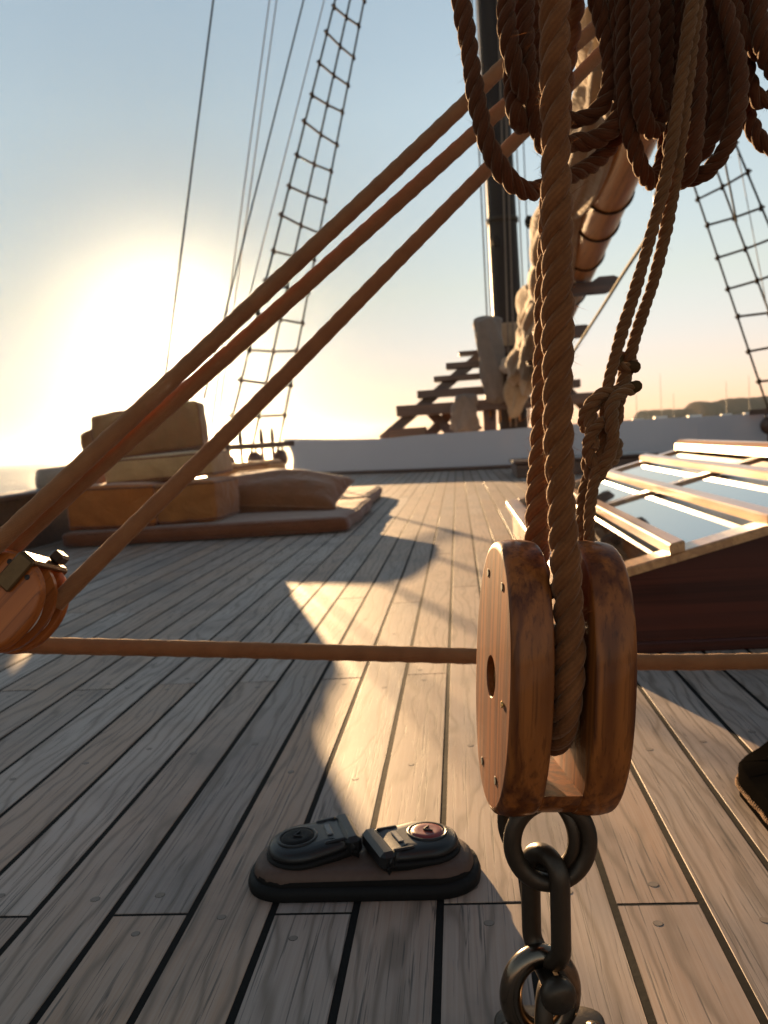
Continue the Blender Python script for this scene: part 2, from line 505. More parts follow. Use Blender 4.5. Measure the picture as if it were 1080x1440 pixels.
def mat_fabric(name, col, col2=None, weave=900.0, trans=0.0, rough=0.9):
    t = NT(name)
    col2 = col2 or tuple(0.75*x for x in col)
    n = t.noise(t.coord((6, 6, 6)), 1.0, 5.0, 0.6)
    w = t.noise(t.coord((weave, weave, weave)), 1.0, 2.0)
    c = t.mix(t.ramp(n, [(0.3, 0.0), (0.75, 1.0)]), col, col2)
    t.P(Base_Color=c, Roughness=rough, Specular_IOR_Level=0.2, Sheen_Weight=0.3)
    b = t.bump(t.noise(t.coord((9, 9, 9)), 1.0, 3.0, 0.5, 1.0), 0.03, 0.55)
    t.bump(w, 0.0006, 0.5, b)
    if trans:
        tr = t.n('ShaderNodeBsdfTranslucent'); t.set(tr.inputs[0], c)
        m = t.n('ShaderNodeMixShader'); m.inputs[0].default_value = trans
        t.l(t.p.outputs[0], m.inputs[1]); t.l(tr.outputs[0], m.inputs[2]); t.l(m.outputs[0], t.out.inputs[0])
    return t.mat

def mat_simple(name, col, rough=0.5, metal=0.0, bump=0.0, bscale=60.0, var=0.25, coat=0.0, spec=0.5, rvar=0.2):
    t = NT(name)
    n = t.noise(t.coord((bscale, bscale, bscale)), 1.0, 5.0, 0.62)
    big = t.noise(t.coord((bscale*.12,)*3), 1.0, 4.0, 0.6)
    f = t.math('ADD', t.math('MULTIPLY', n, 0.5), t.math('MULTIPLY', big, 0.5))
    c = t.mix(f, tuple(x*(1+var) for x in col), tuple(x*(1-var) for x in col))
    t.P(Base_Color=c, Roughness=t.math('MULTIPLY_ADD', n, rvar, rough-rvar/2, clamp=True), Metallic=metal, Coat_Weight=coat, Specular_IOR_Level=spec)
    if bump: t.bump(f, bump, 1.0)
    return t.mat

M_DECK = mat_deck(); M_PLUG = mat_plug()
M_CAULK = mat_simple('deck_caulk', (0.008, 0.007, 0.006), 0.85, 0, 0.0006, 90, .3, 0, 0.12)
M_BLOCK = mat_varnish('block_wood', (0.27, 0.083, 0.016), (0.060, 0.014, 0.0035), (0, 0, 1), 1.0, 0.45, 0.22, 0.15, 0.10, 0.12, 0.10)
M_BLOCK2 = mat_varnish('port_block_wood', (0.40, 0.115, 0.022), (0.22, 0.055, 0.010), (0, 0, 1), 0.8, 0.4, 0.25, 0.15, 0.15, 0.15, 0.10)
M_MAHOG = mat_varnish('mahogany', (0.085, 0.018, 0.008), (0.035, 0.008, 0.004), (1, 0, 0), 0.35, 0.3, 0.25, 0.2, 0.3, 0.2, 0.12)
M_TRIM = mat_varnish('varnished_trim', (0.52, 0.27, 0.10), (0.30, 0.13, 0.045), (0, 1, 0), 0.5, 0.20, 0.8)
M_DARKWOOD = mat_varnish('dark_stained_wood', (0.105, 0.045, 0.022), (0.05, 0.022, 0.012), (1, 0, 0), 0.3, 0.35, 0.2)
M_RUNG = mat_simple('tarred_rung', (0.050, 0.026, 0.014), 0.85, 0, 0.001, 80, spec=0.15)
M_MAST = mat_simple('mast_paint', (0.022, 0.014, 0.010), 0.55, 0, 0.001, 20, .3, 0, 0.25)
M_BOOM = mat_varnish('boom_varnish', (0.60, 0.29, 0.090), (0.40, 0.165, 0.050), (0, 1, 0), 0.15, 0.35, 0.3, 0.2, 0.2, 0.2, 0.2)
M_ROPE = mat_rope('manila_rope', (0.22, 0.080, 0.024), (0.115, 0.039, 0.011), 11)
M_ROPE2 = mat_rope('coil_rope', (0.105, 0.032, 0.009), (0.052, 0.015, 0.004), 11)
M_ROPE3 = mat_rope('becket_rope', (0.18, 0.082, 0.030), (0.105, 0.044, 0.015), 9)
M_BRAID = mat_rope('braided_rope', (0.27, 0.112, 0.042), (0.175, 0.066, 0.024), 16.0, 520.0, 0.05)
M_WHIP = mat_simple('tarred_whipping', (0.055, 0.033, 0.014), 0.9, 0, 0.001, 300, spec=0.0)
M_WHITE = mat_simple('white_paint', (0.47, 0.455, 0.48), 0.35, 0, 0.002, 5, .05, 0.2)
M_RUBBER = mat_simple('black_rubber', (0.006, 0.0055, 0.005), 0.6, 0, 0.0004, 350, .3, 0, 0.15)
M_CHOCK = mat_simple('chock_rubber', (0.004, 0.0035, 0.003), 0.95, 0, 0.0005, 120, .3, 0, 0.0)
M_BLACKPL = mat_simple('black_plastic', (0.009, 0.009, 0.009), 0.36, 0, 0.0002, 500, .25, 0, 0.35)
M_BASE = mat_simple('weathered_bronze_base', (0.075, 0.042, 0.028), 0.55, 0.0, 0.0012, 120, .35, 0, 0.3)
M_LATCH = mat_simple('latch_grey', (0.10, 0.10, 0.10), 0.4, 0.3, 0.0003, 200)
M_RED = mat_simple('red_button', (0.17, 0.018, 0.014), 0.35, 0, 0.0002, 300)
M_STEEL = mat_simple('tarnished_steel', (0.045, 0.030, 0.018), 0.42, 0.6, 0.0007, 140, .4)
M_SHINY = mat_simple('polished_steel', (0.17, 0.13, 0.095), 0.22, 1.0, 0.0003, 60, .3)
M_BRASS = mat_simple('brass', (0.62, 0.36, 0.10), 0.28, 1.0, 0.0006, 120, .25)
M_BRONZE = mat_simple('dark_bronze', (0.11, 0.058, 0.020), 0.45, 0.7, 0.001, 150, .4)
M_HOLE = mat_simple('dark_recess', (0.012, 0.008, 0.006), 0.7)  # near black in place of shade inside holes; also an arrow mark
M_NYLON = mat_simple('white_nylon', (0.75, 0.72, 0.66), 0.35, 0, 0, 40, .08)
M_WIRE = mat_simple('tarred_wire', (0.022, 0.016, 0.012), 0.8, 0.0, 0.001, 200, spec=0.2)
M_LINE = mat_simple('running_line', (0.20, 0.145, 0.105), 0.8, 0, 0.001, 300)
M_SAIL = mat_fabric('sailcloth', (0.46, 0.34, 0.22), (0.32, 0.225, 0.14), 500, 0.15)
M_CANVAS = mat_fabric('grey_canvas', (0.24, 0.185, 0.15), None, 500, 0.1)
F_RUST = mat_fabric('rust_cushion', (0.43, 0.135, 0.026), None, 700, 0.25)  # orange tone and translucency put in for the sun's golden flare
F_TAN = mat_fabric('tan_cushion', (0.40, 0.150, 0.038), None, 700, 0.25)  # tan pushed to amber and translucent, for the same flare glow
F_BACK = mat_fabric('brown_back_cushion', (0.27, 0.115, 0.036), None, 700, 0.12)
F_CREAM = mat_fabric('cream_cushion', (0.50, 0.30, 0.13), None, 700, 0.25)  # cream warmed and made translucent in place of flare light
F_GREY = mat_fabric('grey_bolster', (0.30, 0.23, 0.17), None, 700, 0.05)
F_RED = mat_fabric('red_brown_mattress', (0.17, 0.052, 0.018), None, 700, 0.05)
F_PILLOW = mat_fabric('brown_pillow', (0.20, 0.072, 0.024), None, 700, 0.04)

# ------------------------------------------------------------------ deck
PW, X0, SEAM = 0.10826, -0.49055, 0.0098
DECK_X = (-3.05, 4.75); DECK_Y = (-1.2, 15.7)
def deck():
    mb = MB()
    i0 = int((DECK_X[0]-X0)/PW)-1; i1 = int((DECK_X[1]-X0)/PW)+1
    B = 0.0005
    plugs = []
    for i in range(i0, i1+1):
        xa = X0+i*PW+SEAM/2; xb = X0+(i+1)*PW-SEAM/2
        if xb < DECK_X[0] or xa > DECK_X[1]: continue
        xa = max(xa, DECK_X[0]); xb = min(xb, DECK_X[1])
        ys = [DECK_Y[0]]
        y = 1.035 if i % 2 == 0 else 2.10
        y -= 2.12*2
        k = 0
        while y < DECK_Y[1]:
            if y > ys[-1]+0.3: ys.append(y+(0 if y < 2.5 else random.uniform(-.16, .16))+random.uniform(-.012, .012))
            y += 2.12
        ys.append(DECK_Y[1])
        for a, b in zip(ys[:-1], ys[1:]):
            a2, b2 = a+0.003, b-0.003
            col = (random.random(), random.random(), random.random())
            dz = random.uniform(-.0006, .0006)
            t = [(xa+B, a2+B, dz), (xb-B, a2+B, dz), (xb-B, b2-B, dz), (xa+B, b2-B, dz)]
            m = [(xa, a2, -B), (xb, a2, -B), (xb, b2, -B), (xa, b2, -B)]
            l = [(x, y_, -0.02) for x, y_, _ in m]
            F = [[0, 1, 2, 3]]
            for q in range(4):
                r = (q+1) % 4
                F += [[q+4, r+4, r, q], [q+8, r+8, r+4, q+4]]
            mb.add(t+m+l, F, None, 0, False, col)
            if a < 7:
                n = max(1, int((b-a)/0.5))
                for y_ in [a+.045+random.uniform(-.008, .008), b-.05+random.uniform(-.008, .008)]+[a+(q+.0)*(b-a)/n+random.uniform(-.08, .08) for q in range(1, n)]:
                    plugs.append(((xa+xb)/2+random.uniform(-.02, .02), y_, dz))
    for x, y, z in plugs:
        an = np.linspace(0, 2*np.pi, 14, endpoint=False)
        r = random.uniform(.0055, .0072)
        ring = lambda q, h: [(x+q*math.cos(a), y+q*math.sin(a), z+h) for a in an]
        mb.add(ring(r, .0001)+ring(r-.0004, .00035), [list(range(14, 28))], None, 1, False)
        mb.add(ring(r, .0001)+ring(r-.0005, .00037), [[k, (k+1) % 14, 14+(k+1) % 14, 14+k] for k in range(14)], None, 2, True)
    # caulking sheet between the planks
    mb.add([(DECK_X[0], DECK_Y[0], -.0009), (DECK_X[1], DECK_Y[0], -.0009), (DECK_X[1], DECK_Y[1], -.0009), (DECK_X[0], DECK_Y[1], -.0009)], [[0, 1, 2, 3]], None, 2, False)
    o = mb.build('deck', [M_DECK, M_PLUG, M_CAULK], origin=(0, 0, 0))
    struct(o)
deck()

# hull sides below the deck
def hull():
    mb = MB()
    mb.box((DECK_X[0]-.02, DECK_Y[0]-6, -1.9), (DECK_X[1]+.02, DECK_Y[1]+.1, -.025), .01)
    struct(mb.build('hull', M_WHITE))
hull()

# ------------------------------------------------------------------ sea, hills
SEA = -1.75
def sea():
    t = NT('sea_water')
    n1 = t.noise(t.coord((0.35, 0.16, 1)), 1.0, 6.0, 0.62)
    n2 = t.noise(t.coord((2.6, 1.3, 1)), 1.0, 4.0, 0.6)
    t.P(Base_Color=(0.045, 0.075, 0.095), Roughness=0.3, IOR=1.33, Specular_IOR_Level=0.5)
    b = t.bump(n1, 1.4, 0.9)
    t.bump(n2, 0.06, 0.7, b)
    mb = MB()
    an = np.linspace(0, 2*np.pi, 96, endpoint=False)
    rr = [6, 30, 120, 300, 600, 1100]
    A = np.array([[(r*math.cos(a), r*math.sin(a), SEA) for a in an] for r in rr])
    mb.grid(A, cv=True)
    mb.add([(0, 0, SEA)]+[(6*math.cos(a), 6*math.sin(a), SEA) for a in an], [[0, 1+k, 1+(k+1) % 96] for k in range(96)])
    struct(mb.build('sea', t.mat, origin=(0, 0, SEA)))
sea()

def hills():
    t = NT('dry_hillside')
    n = t.noise(t.coord((.02, .02, .05)), 1.0, 7, .6)
    t.P(Base_Color=t.mix(n, (0.030, 0.022, 0.014), (0.060, 0.042, 0.026)), Roughness=.95, Specular_IOR_Level=0.0)
    t.bump(n, 6.0, .8)
    mb = MB()
    nx, ny = 90, 30
    A = np.zeros((nx, ny, 3))
    ridge = [(905, 575), (930, 574), (965, 572), (975, 562), (1000, 563), (1018, 559), (1060, 556), (1090, 555), (1150, 553), (1250, 560), (1400, 566)]
    rx = [p[0] for p in ridge]; ry = [p[1] for p in ridge]
    for i in range(nx):
        px = 900+500*i/(nx-1)
        top = P(px, np.interp(px, rx, ry), 900)
        for j in range(ny):
            u = (j/(ny-1))*2-1
            h = (top[2]-SEA)*max(0, 1-u*u)
            nz = 3*math.sin(i*.9+j*.7)*math.sin(j*.45+i*.2)+1.5*math.sin(i*2.1)
            A[i, j] = (top[0]*(1+u*.16), 900*(1+u*.22), SEA-2+h+(nz*.35 if abs(u) > .08 else 0)*(1-abs(u)))
    mb.grid(A, flip=True)
    struct(mb.build('hills', t.mat))
hills()

# ------------------------------------------------------------------ hero pulley block
def superell(n, a, b, e=2.7):
    t = np.linspace(0, 2*np.pi, n, endpoint=False)
    c, s = np.cos(t), np.sin(t)
    return np.stack([a*np.sign(c)*np.abs(c)**(2/e), b*np.sign(s)*np.abs(s)**(2/e)], 1)

def cheek_mesh(w, h, t0, t1, hole=0.0, rnd=0.007, rin=0.003, e=2.25, n=72):
    """block cheek: local X is the axle, outline in Y-Z. t0 = inner face x, t1 = outer face x. hole only on the outer face."""
    mb = MB(); sgn = 1 if t1 > t0 else -1
    O = superell(n, w, h, e)
    def ring(inset, x, circ=0.0, r=0.0):
        k = np.stack([(w-inset)/w*O[:, 0], (h-inset)/h*O[:, 1]], 1)
        if circ > 0:
            ang = np.arctan2(O[:, 1], O[:, 0]); c = np.stack([r*np.cos(ang), r*np.sin(ang)], 1)
            k = k*(1-circ)+c*circ
        return np.column_stack([np.full(n, x), k[:, 0], k[:, 1]])
    rows = []
    rows.append(ring(w*.9, t0, 1, .010))
    rows.append(ring(w*.5, t0, .5, .04))
    for a in np.linspace(0, math.pi/2, 4): rows.append(ring(rin*(1-math.sin(a)), t0+sgn*rin*(1-math.cos(a))))
    mid = 6
    for k in range(1, mid): rows.append(ring(-0.0015*math.sin(math.pi*k/mid), t0+(t1-t0)*k/mid if True else 0))
    T1 = t1
    for a in np.linspace(0, math.pi/2, 7): rows.append(ring(rnd*(1-math.cos(a)), T1-sgn*rnd*(1-math.sin(a))))
    rows = [r for r in rows]
    # order by progression: drop mid rows that cross the bevel
    keep = rows[:6]+[r for r in rows[6:6+mid-1] if sgn*(r[0, 0]-(t0+sgn*rin)) > 0 and sgn*((T1-sgn*rnd)-r[0, 0]) > 0]+rows[6+mid-1:]
    for q in (.2, .45, .7): keep.append(ring(rnd, T1+sgn*.0008*q, q, max(hole, .01)))
    if hole:
        keep.append(ring(0, T1+sgn*.0008, 1, hole+.0008)); keep.append(ring(0, T1-sgn*.0006, 1, hole))
        keep.append(ring(0, T1-sgn*.011, 1, hole*.98))
    A = np.array(keep)
    if hole:
        k = len(A)-6      # face, rim and bore get creases of their own
        mb.grid(A[:k], cv=True, flip=(sgn > 0))
        mb.grid(A[k-1:-2], cv=True, flip=(sgn > 0), smooth=False)
        mb.grid(A[-3:-1], cv=True, flip=(sgn > 0), smooth=False)
        mb.grid(A[-2:], cv=True, flip=(sgn > 0))
    else: mb.grid(A, cv=True, flip=(sgn > 0))
    mb.add(A[-1], [list(range(n)) if sgn > 0 else list(range(n))[::-1]], None, 1 if hole else 0, False)  # bore floor gets the dark slot, shade put in its colour
    mb.add(A[0], [list(range(n))[::-1] if sgn > 0 else list(range(n))], None, 0, False)
    return mb

def disc_x(mb, x, y, z, r, h, n=16, mat=0):
    a = np.linspace(0, 2*np.pi, n, endpoint=False)
    R1 = np.column_stack([np.full(n, x), y+r*np.cos(a), z+r*np.sin(a)])
    R2 = np.column_stack([np.full(n, x+h), y+r*.86*np.cos(a), z+r*.86*np.sin(a)])
    mb.grid(np.array([R1, R2]), cv=True, mat=mat)
    mb.add(R2, [list(range(n))], None, mat, False)

def sheave_mesh(r, wd, hub=.012, n=48):
    mb = MB()
    prof = [(-wd/2, hub), (-wd/2, r*.96), (-wd/2+.0015, r), (-wd*.3, r*.985), (-wd*.15, r*.90), (0, r*.87), (wd*.15, r*.90), (wd*.3, r*.985), (wd/2-.0015, r), (wd/2, r*.96), (wd/2, hub)]
    a = np.linspace(0, 2*np.pi, n, endpoint=False)
    A = np.array([[(x, q*math.cos(t), q*math.sin(t)) for t in a] for x, q in prof])
    mb.grid(A, cv=True, cu=True)
    return mb

def rotm(ax, a): return Matrix.Rotation(a, 4, ax)

BLK_C = P(772, 951, 0.815)
BLK = Matrix.Translation(Vector(BLK_C)) @ rotm('Y', rad(5.2)) @ rotm('Z', rad(9.5)) @ rotm('X', rad(-1.5))
def pulley_block():
    e = thing('pulley_block', 'large varnished wooden pulley block hanging upright in the foreground, thick rope round its sheave', 'pulley block', BLK_C, None, BLK)
    w, h = 0.083, 0.130
    c1 = cheek_mesh(w, h, -.018, -.056, .0195)
    for y, z in ((-.035, .092), (.028, .096), (-.032, -.090), (.030, -.094)): disc_x(c1, -.0567, y, z, .0042, -.0005, mat=1)  # screw holes: flat dark discs, their shade put in the colour
    c1.build('cheek', [M_BLOCK, M_HOLE], e)
    c2 = cheek_mesh(w, h, .018, .057, .0195)
    c2.build('cheek', [M_BLOCK, M_HOLE], e)
    s = MB(); O = superell(160, w*.985, h*.985, 2.25); O = O[O[:, 1] < -.092]; O = O[np.argsort(O[:, 0])]
    s.poly(np.column_stack([np.full(len(O), -.0182), O[:, 0], O[:, 1]]), (.0364, 0, 0))
    s.build('spacer', M_BLOCK, e)
    sheave_mesh(.052, .029).build('sheave', M_DARKWOOD, e)
    p = MB(); a = np.linspace(0, 2*np.pi, 24, endpoint=False)
    for sx in (-1, 1):
        pass
    p.grid(np.array([[(x, q*math.cos(t), q*math.sin(t)) for t in a] for x, q in ((-.0515, .0005), (-.0515, .012), (-.050, .0135), (.050, .0135), (.0515, .012), (.0515, .0005))]), cv=True)
    p.build('axle_pin', M_BRASS, e)
    b = MB(); disc_x(b, -.0570, -.052, -.012, .0032, -.0012)
    b.build('brass_nail', M_BRASS, e)
    return e
pulley_block()

def bl(x, y, z):
    return np.array(BLK @ Vector((x, y, z)))

# the thick rope through it
def tackle_rope():
    mb = MB()
    rc = .0605
    pts = [P(779, -70, .765), P(781, 150, .76), P(784, 400, .757), P(786, 640, .755)]
    # round the sheave
    pts += [bl(0, -rc, .05)]
    for a in np.linspace(math.pi, 2*math.pi, 9): pts.append(bl(0, rc*math.cos(a), rc*math.sin(a)))
    pts += [bl(0, rc, .05), P(756, 735, .90), P(766, 540, .905), P(775, 330, .91), P(786, 150, .915), P(803, 0, .92), P(806, -70, .92)]
    laid_rope(mb, pts, .0268, 2.5, fuzz=5000, sides=14, phase=.6)
    tag(mb.build('tackle_rope', M_ROPE), 'thick brown laid rope running down the front of the hero block and back up', 'rope')
tackle_rope()

# becket line with knot
def becket_line():
    d = .0118
    e = thing('knotted_line', 'thin laid line tied in a bulky knot behind the upright pulley block', 'knotted rope', P(845, 600, .86))
    mb = MB()
    A = [P(985, -60, .79), P(968, 40, .795), P(938, 240, .815), P(900, 385, .835), P(868, 490, .85), P(852, 560, .853), P(850, 620, .85), P(838, 665, .845), P(829, 720, .84), P(823, 790, .84), bl(.004, .03, .075)]
    B = [P(990, -60, .80), P(973, 60, .81), P(952, 240, .825), P(922, 385, .845), P(893, 475, .862), P(878, 540, .87), P(862, 590, .868), P(840, 640, .865), P(822, 690, .86), P(818, 740, .86), P(822, 800, .86), bl(.006, .045, .07)]
    K1 = [P(880, 520, .866), P(872, 548, .858), P(845, 555, .848), P(823, 580, .85), P(822, 600, .86), P(846, 612, .875), P(866, 620, .87), P(862, 645, .86), P(840, 655, .848), P(828, 640, .846), P(832, 610, .842), P(850, 590, .84)]
    K2 = [P(893, 545, .856), P(876, 552, .848), P(862, 566, .842), P(860, 596, .836), P(862, 622, .838), P(852, 650, .842), P(836, 676, .85), P(826, 650, .858), P(842, 630, .865), P(862, 600, .868), P(868, 575, .864), P(852, 560, .86), P(834, 572, .852), P(830, 600, .846), P(836, 632, .842)]
    K3 = [P(896, 513, .862), P(878, 517, .858), P(866, 508, .862), P(872, 500, .872), P(886, 512, .876)]
    laid_rope(mb, A, d, 2.5, 2600, sides=8)
    laid_rope(mb, B, d, 2.5, 2600, sides=8, phase=1.4)
    laid_rope(mb, K1, d*1.08, 2.5, 2600, sides=8, phase=.4)
    laid_rope(mb, K2, d*1.1, 2.5, 2600, sides=8, phase=2)
    laid_rope(mb, K3, d*.9, 2.5, 2600, sides=8, phase=1)
    mb.build('line', M_ROPE3, e)
    for a, b, c in (((884, 549, .854), (893, 544, .853), (903, 540, .851)), ((884, 515, .86), (892, 516, .859), (901, 518, .858)), ((868, 512, .86), (868, 503, .86), (870, 496, .861))):
        w = MB(); q = spline([P(*a), P(*b), P(*c)], .001)
        r = .0060*np.interp(np.linspace(0, 1, len(q)), [0, .15, .7, .92, 1], [.85, 1, .95, .62, .12])
        w.tube(q, r, 12)
        w.build('whipped_end', M_WHIP, e)
becket_line()

# ------------------------------------------------------------------ shackle, link, eye below the block
def torus_path(c, ax1, ax2, a, b, n=48, t0=0, t1=2*math.pi, closed=True):
    t = np.linspace(t0, t1, n, endpoint=not closed)
    return np.array(c)+np.cos(t)[:, None]*np.array(ax1)*a+np.sin(t)[:, None]*np.array(ax2)*b
def stadium(c, ax1, ax2, half, r, n=14):
    """long link: straight part half along ax2, ends of radius r"""
    out = []
    for t in np.linspace(0, math.pi, n): out.append(np.array(c)+np.array(ax1)*r*math.cos(t)+np.array(ax2)*(half+r*math.sin(t)))
    for k in (.6, .2, -.2, -.6): out.append(np.array(c)-np.array(ax1)*r+np.array(ax2)*half*k)
    for t in np.linspace(math.pi, 2*math.pi, n): out.append(np.array(c)+np.array(ax1)*r*math.cos(t)+np.array(ax2)*(-half+r*math.sin(t)))
    for k in (-.6, -.2, .2, .6): out.append(np.array(c)+np.array(ax1)*r+np.array(ax2)*half*k)
    return np.array(out)
def shackles():
    # ring through the foot of the block
    c = P(770, 1180, .80)
    e = thing('shackle_ring', 'dark steel bow shackle holding the foot of the upright pulley block', 'shackle', c-np.array([0, 0, .05]))
    a = rad(6)
    mb = MB(); mb.tube(torus_path(c+np.array([.002, -.006, 0]), (math.cos(a), math.sin(a), 0), (0, 0, 1), .0365, .0405), .0088, 14, closed=True)
    mb.build('bow', M_STEEL, e)
    a = rad(-30)
    mb = MB(); mb.tube(torus_path(c+np.array([-.008, .012, .004]), (math.cos(a), math.sin(a), 0), (0, 0, 1), .0375, .040), .0062, 12, closed=True)
    mb.build('back_bow', M_STEEL, e)
    # long link
    c2 = P(767, 1275, .80)
    a = rad(-52)
    mb = MB(); mb.tube(stadium(c2, (math.cos(a), math.sin(a), 0), (0.03, 0, 1), .033, .0205), .0097, 14, closed=True)
    tag(mb.build('chain_link', M_STEEL), 'long dark chain link hanging between the upper bow and the lower ring', 'chain link')
    # lower ring with its pin
    c3 = P(760, 1396, .80)
    e = thing('lower_shackle', 'heavy polished ring shackle with a round pin at the bottom edge of the photo', 'shackle', c3-np.array([0, 0, .045]))
    a = rad(12)
    mb = MB(); mb.tube(torus_path(c3, (math.cos(a), math.sin(a), 0), (0, 0, 1), .0300, .0385), .0110, 16, closed=True)
    mb.build('ring', M_SHINY, e)
    q = P(780, 1390, .775)
    mb = MB(); n = 20; t = np.linspace(0, 2*np.pi, n, endpoint=False)
    d = np.array([.25, -.93, -.1]); d /= np.linalg.norm(d); x1 = np.cross(d, (0, 0, 1)); x1 /= np.linalg.norm(x1); x2 = np.cross(x1, d)
    pr = [(-.06, .0005), (-.06, .009), (.0, .0095), (.003, .0165), (.011, .017), (.016, .0155), (.019, .011), (.020, .0005)]
    mb.grid(np.array([[q+d*s+(x1*math.cos(u)+x2*math.sin(u))*r for u in t] for s, r in pr]), cv=True)
    mb.build('pin', M_STEEL, e)
    # eye plate on deck
    base = np.array([c3[0]+.008, c3[1]+.005, 0])
    e = thing('deck_eye', 'dark steel eye plate bolted to the teak below the chain', 'deck eye', base)
    mb = MB(); pl = superell(40, .055, .035, 4)
    A = np.array([[(base[0]+p[0]*k, base[1]+p[1]*k, z) for p in pl] for k, z in ((1, .001), (1, .006), (.94, .008), (.02, .0082))])
    mb.grid(A, cv=True); mb.build('plate', M_STEEL, e)
    mb = MB(); tp = torus_path(base+np.array([0, 0, .008]), (math.sin(rad(20)), math.cos(rad(20)), 0), (0, 0, 1), .024, .046, 30, 0, math.pi, False)
    mb.tube(tp, .009, 12); mb.build('eye', M_STEEL, e)
    for sx in (-1, 1):
        mb = MB(); a = np.linspace(0, 2*np.pi, 14, endpoint=False)
        for r, z in ((.007, .012),):
            mb.grid(np.array([[(base[0]+sx*.042+q*math.cos(t), base[1]+q*math.sin(t), zz) for t in a] for q, zz in ((.0075, .007), (.007, .0105), (.0005, .012))]), cv=True)
        mb.build('bolt_head', M_SHINY, e)
shackles()

# ------------------------------------------------------------------ hanging coils
def cr1(pts): return [(630+.4167*x, .4167*y, d) for x, y, d in pts]
def cr5(pts): return [(820+.2407*x, .2407*y, d) for x, y, d in pts]
def coil(name_label, loops, D, seed):
    mb = MB()
    for k, lp in enumerate(loops):
        pts = [P(*p) for p in lp]
        # run well past the frame's top edge to the hanging point
        laid_rope(mb, pts, D*(1+.02*math.sin(k*2.1)), 2.5, fuzz=2600, sides=10, phase=seed+k*1.7)
    return tag(mb.build('rope_coil', M_ROPE2), name_label, 'rope coil', 'rope coils hanging at the top right')
A_ = [
 cr1([(30, -260, .80), (42, -40, .80), (50, 40, .80), (68, 140, .80), (85, 260, .80), (105, 380, .80), (145, 510, .805), (205, 605, .815), (268, 645, .83), (335, 628, .85), (420, 592, .87), (500, 545, .885), (565, 465, .89), (602, 360, .89), (612, 220, .89), (608, 80, .89), (600, -40, .89), (590, -260, .88)]),
 cr1([(262, -260, .83), (258, -40, .83), (258, 60, .83), (264, 180, .83), (280, 320, .835), (305, 440, .845), (345, 515, .86), (420, 482, .87), (490, 474, .87), (555, 430, .87), (588, 350, .87), (590, 200, .87), (575, 60, .87), (560, -260, .87)]),
 cr1([(300, -260, .87), (300, -40, .87), (310, 120, .87), (325, 280, .87), (360, 385, .875), (420, 405, .88), (490, 385, .88), (538, 320, .88), (548, 200, .88), (525, 80, .88), (490, -40, .87), (470, -260, .87)]),
 cr1([(205, -260, .815), (198, -40, .815), (196, 50, .815), (208, 150, .815), (230, 240, .82), (258, 310, .83), (276, 330, .86), (284, 200, .87), (285, 0, .87), (285, -260, .87)]),
 cr1([(230, -260, .85), (222, 0, .85), (218, 200, .845), (222, 320, .84), (232, 392, .838), (246, 418, .85), (258, 400, .87), (262, 300, .88), (262, 0, .88), (262, -260, .88)]),
]
coil('leftmost coil of thick brown rope, one long loop hanging left of the tackle rope', A_, .0178, .3)
B_ = [
 cr5([(240, -400, .86), (240, -60, .86), (245, 200, .86), (240, 450, .86), (255, 680, .86), (295, 850, .865), (345, 990, .87), (400, 1060, .885), (455, 990, .90), (490, 800, .90), (500, 500, .90), (505, -60, .90), (505, -400, .90)]),
 cr5([(330, -400, .84), (330, -60, .84), (332, 200, .84), (335, 450, .84), (345, 650, .845), (375, 745, .855), (420, 760, .87), (455, 690, .88), (470, 550, .88), (478, 300, .88), (470, -60, .88), (470, -400, .88)]),
 cr5([(400, -400, .85), (400, -60, .85), (395, 300, .85), (402, 520, .855), (425, 640, .865), (455, 600, .88), (450, 300, .885), (445, -60, .885), (445, -400, .885)]),
 cr5([(170, -400, .88), (180, -60, .88), (200, 200, .88), (215, 420, .88), (230, 600, .885), (270, 690, .90), (300, 600, .91), (290, 300, .91), (285, -60, .91), (285, -400, .91)]),
]
coil('dense dark middle coil of rope hanging just left of the thin double line', B_, .0172, 1.9)
C_ = [
 cr5([(760, -400, .84), (800, -60, .84), (850, 120, .84), (890, 300, .84), (915, 480, .84), (900, 650, .84), (860, 800, .843), (800, 920, .848), (720, 1005, .855), (650, 1035, .865), (590, 1045, .875), (540, 1000, .88), (515, 900, .88), (535, 700, .885), (555, 400, .89), (560, -60, .89), (560, -400, .89)]),
 cr5([(700, -400, .86), (715, -60, .86), (780, 120, .86), (800, 300, .86), (812, 480, .86), (800, 650, .86), (755, 790, .865), (690, 890, .87), (635, 920, .88), (570, 850, .895), (545, 700, .90), (580, 400, .90), (600, -60, .90), (600, -400, .90)]),
 cr5([(655, -400, .835), (660, -60, .835), (672, 250, .835), (672, 450, .835), (662, 700, .835), (640, 900, .838), (608, 1025, .85), (565, 1060, .865), (530, 1020, .875), (520, 930, .88), (550, 800, .88), (600, 600, .88), (625, 300, .88), (625, -60, .88), (625, -400, .88)]),
 cr5([(735, -400, .87), (740, -60, .87), (752, 300, .87), (742, 500, .87), (725, 650, .872), (695, 770, .88), (650, 830, .89), (600, 740, .90), (570, 500, .91), (550, -60, .91), (550, -400, .91)]),
]
coil('big right hand coil of dark rope with rounded loops hanging over the furled sail', C_, .0168, 3.3)
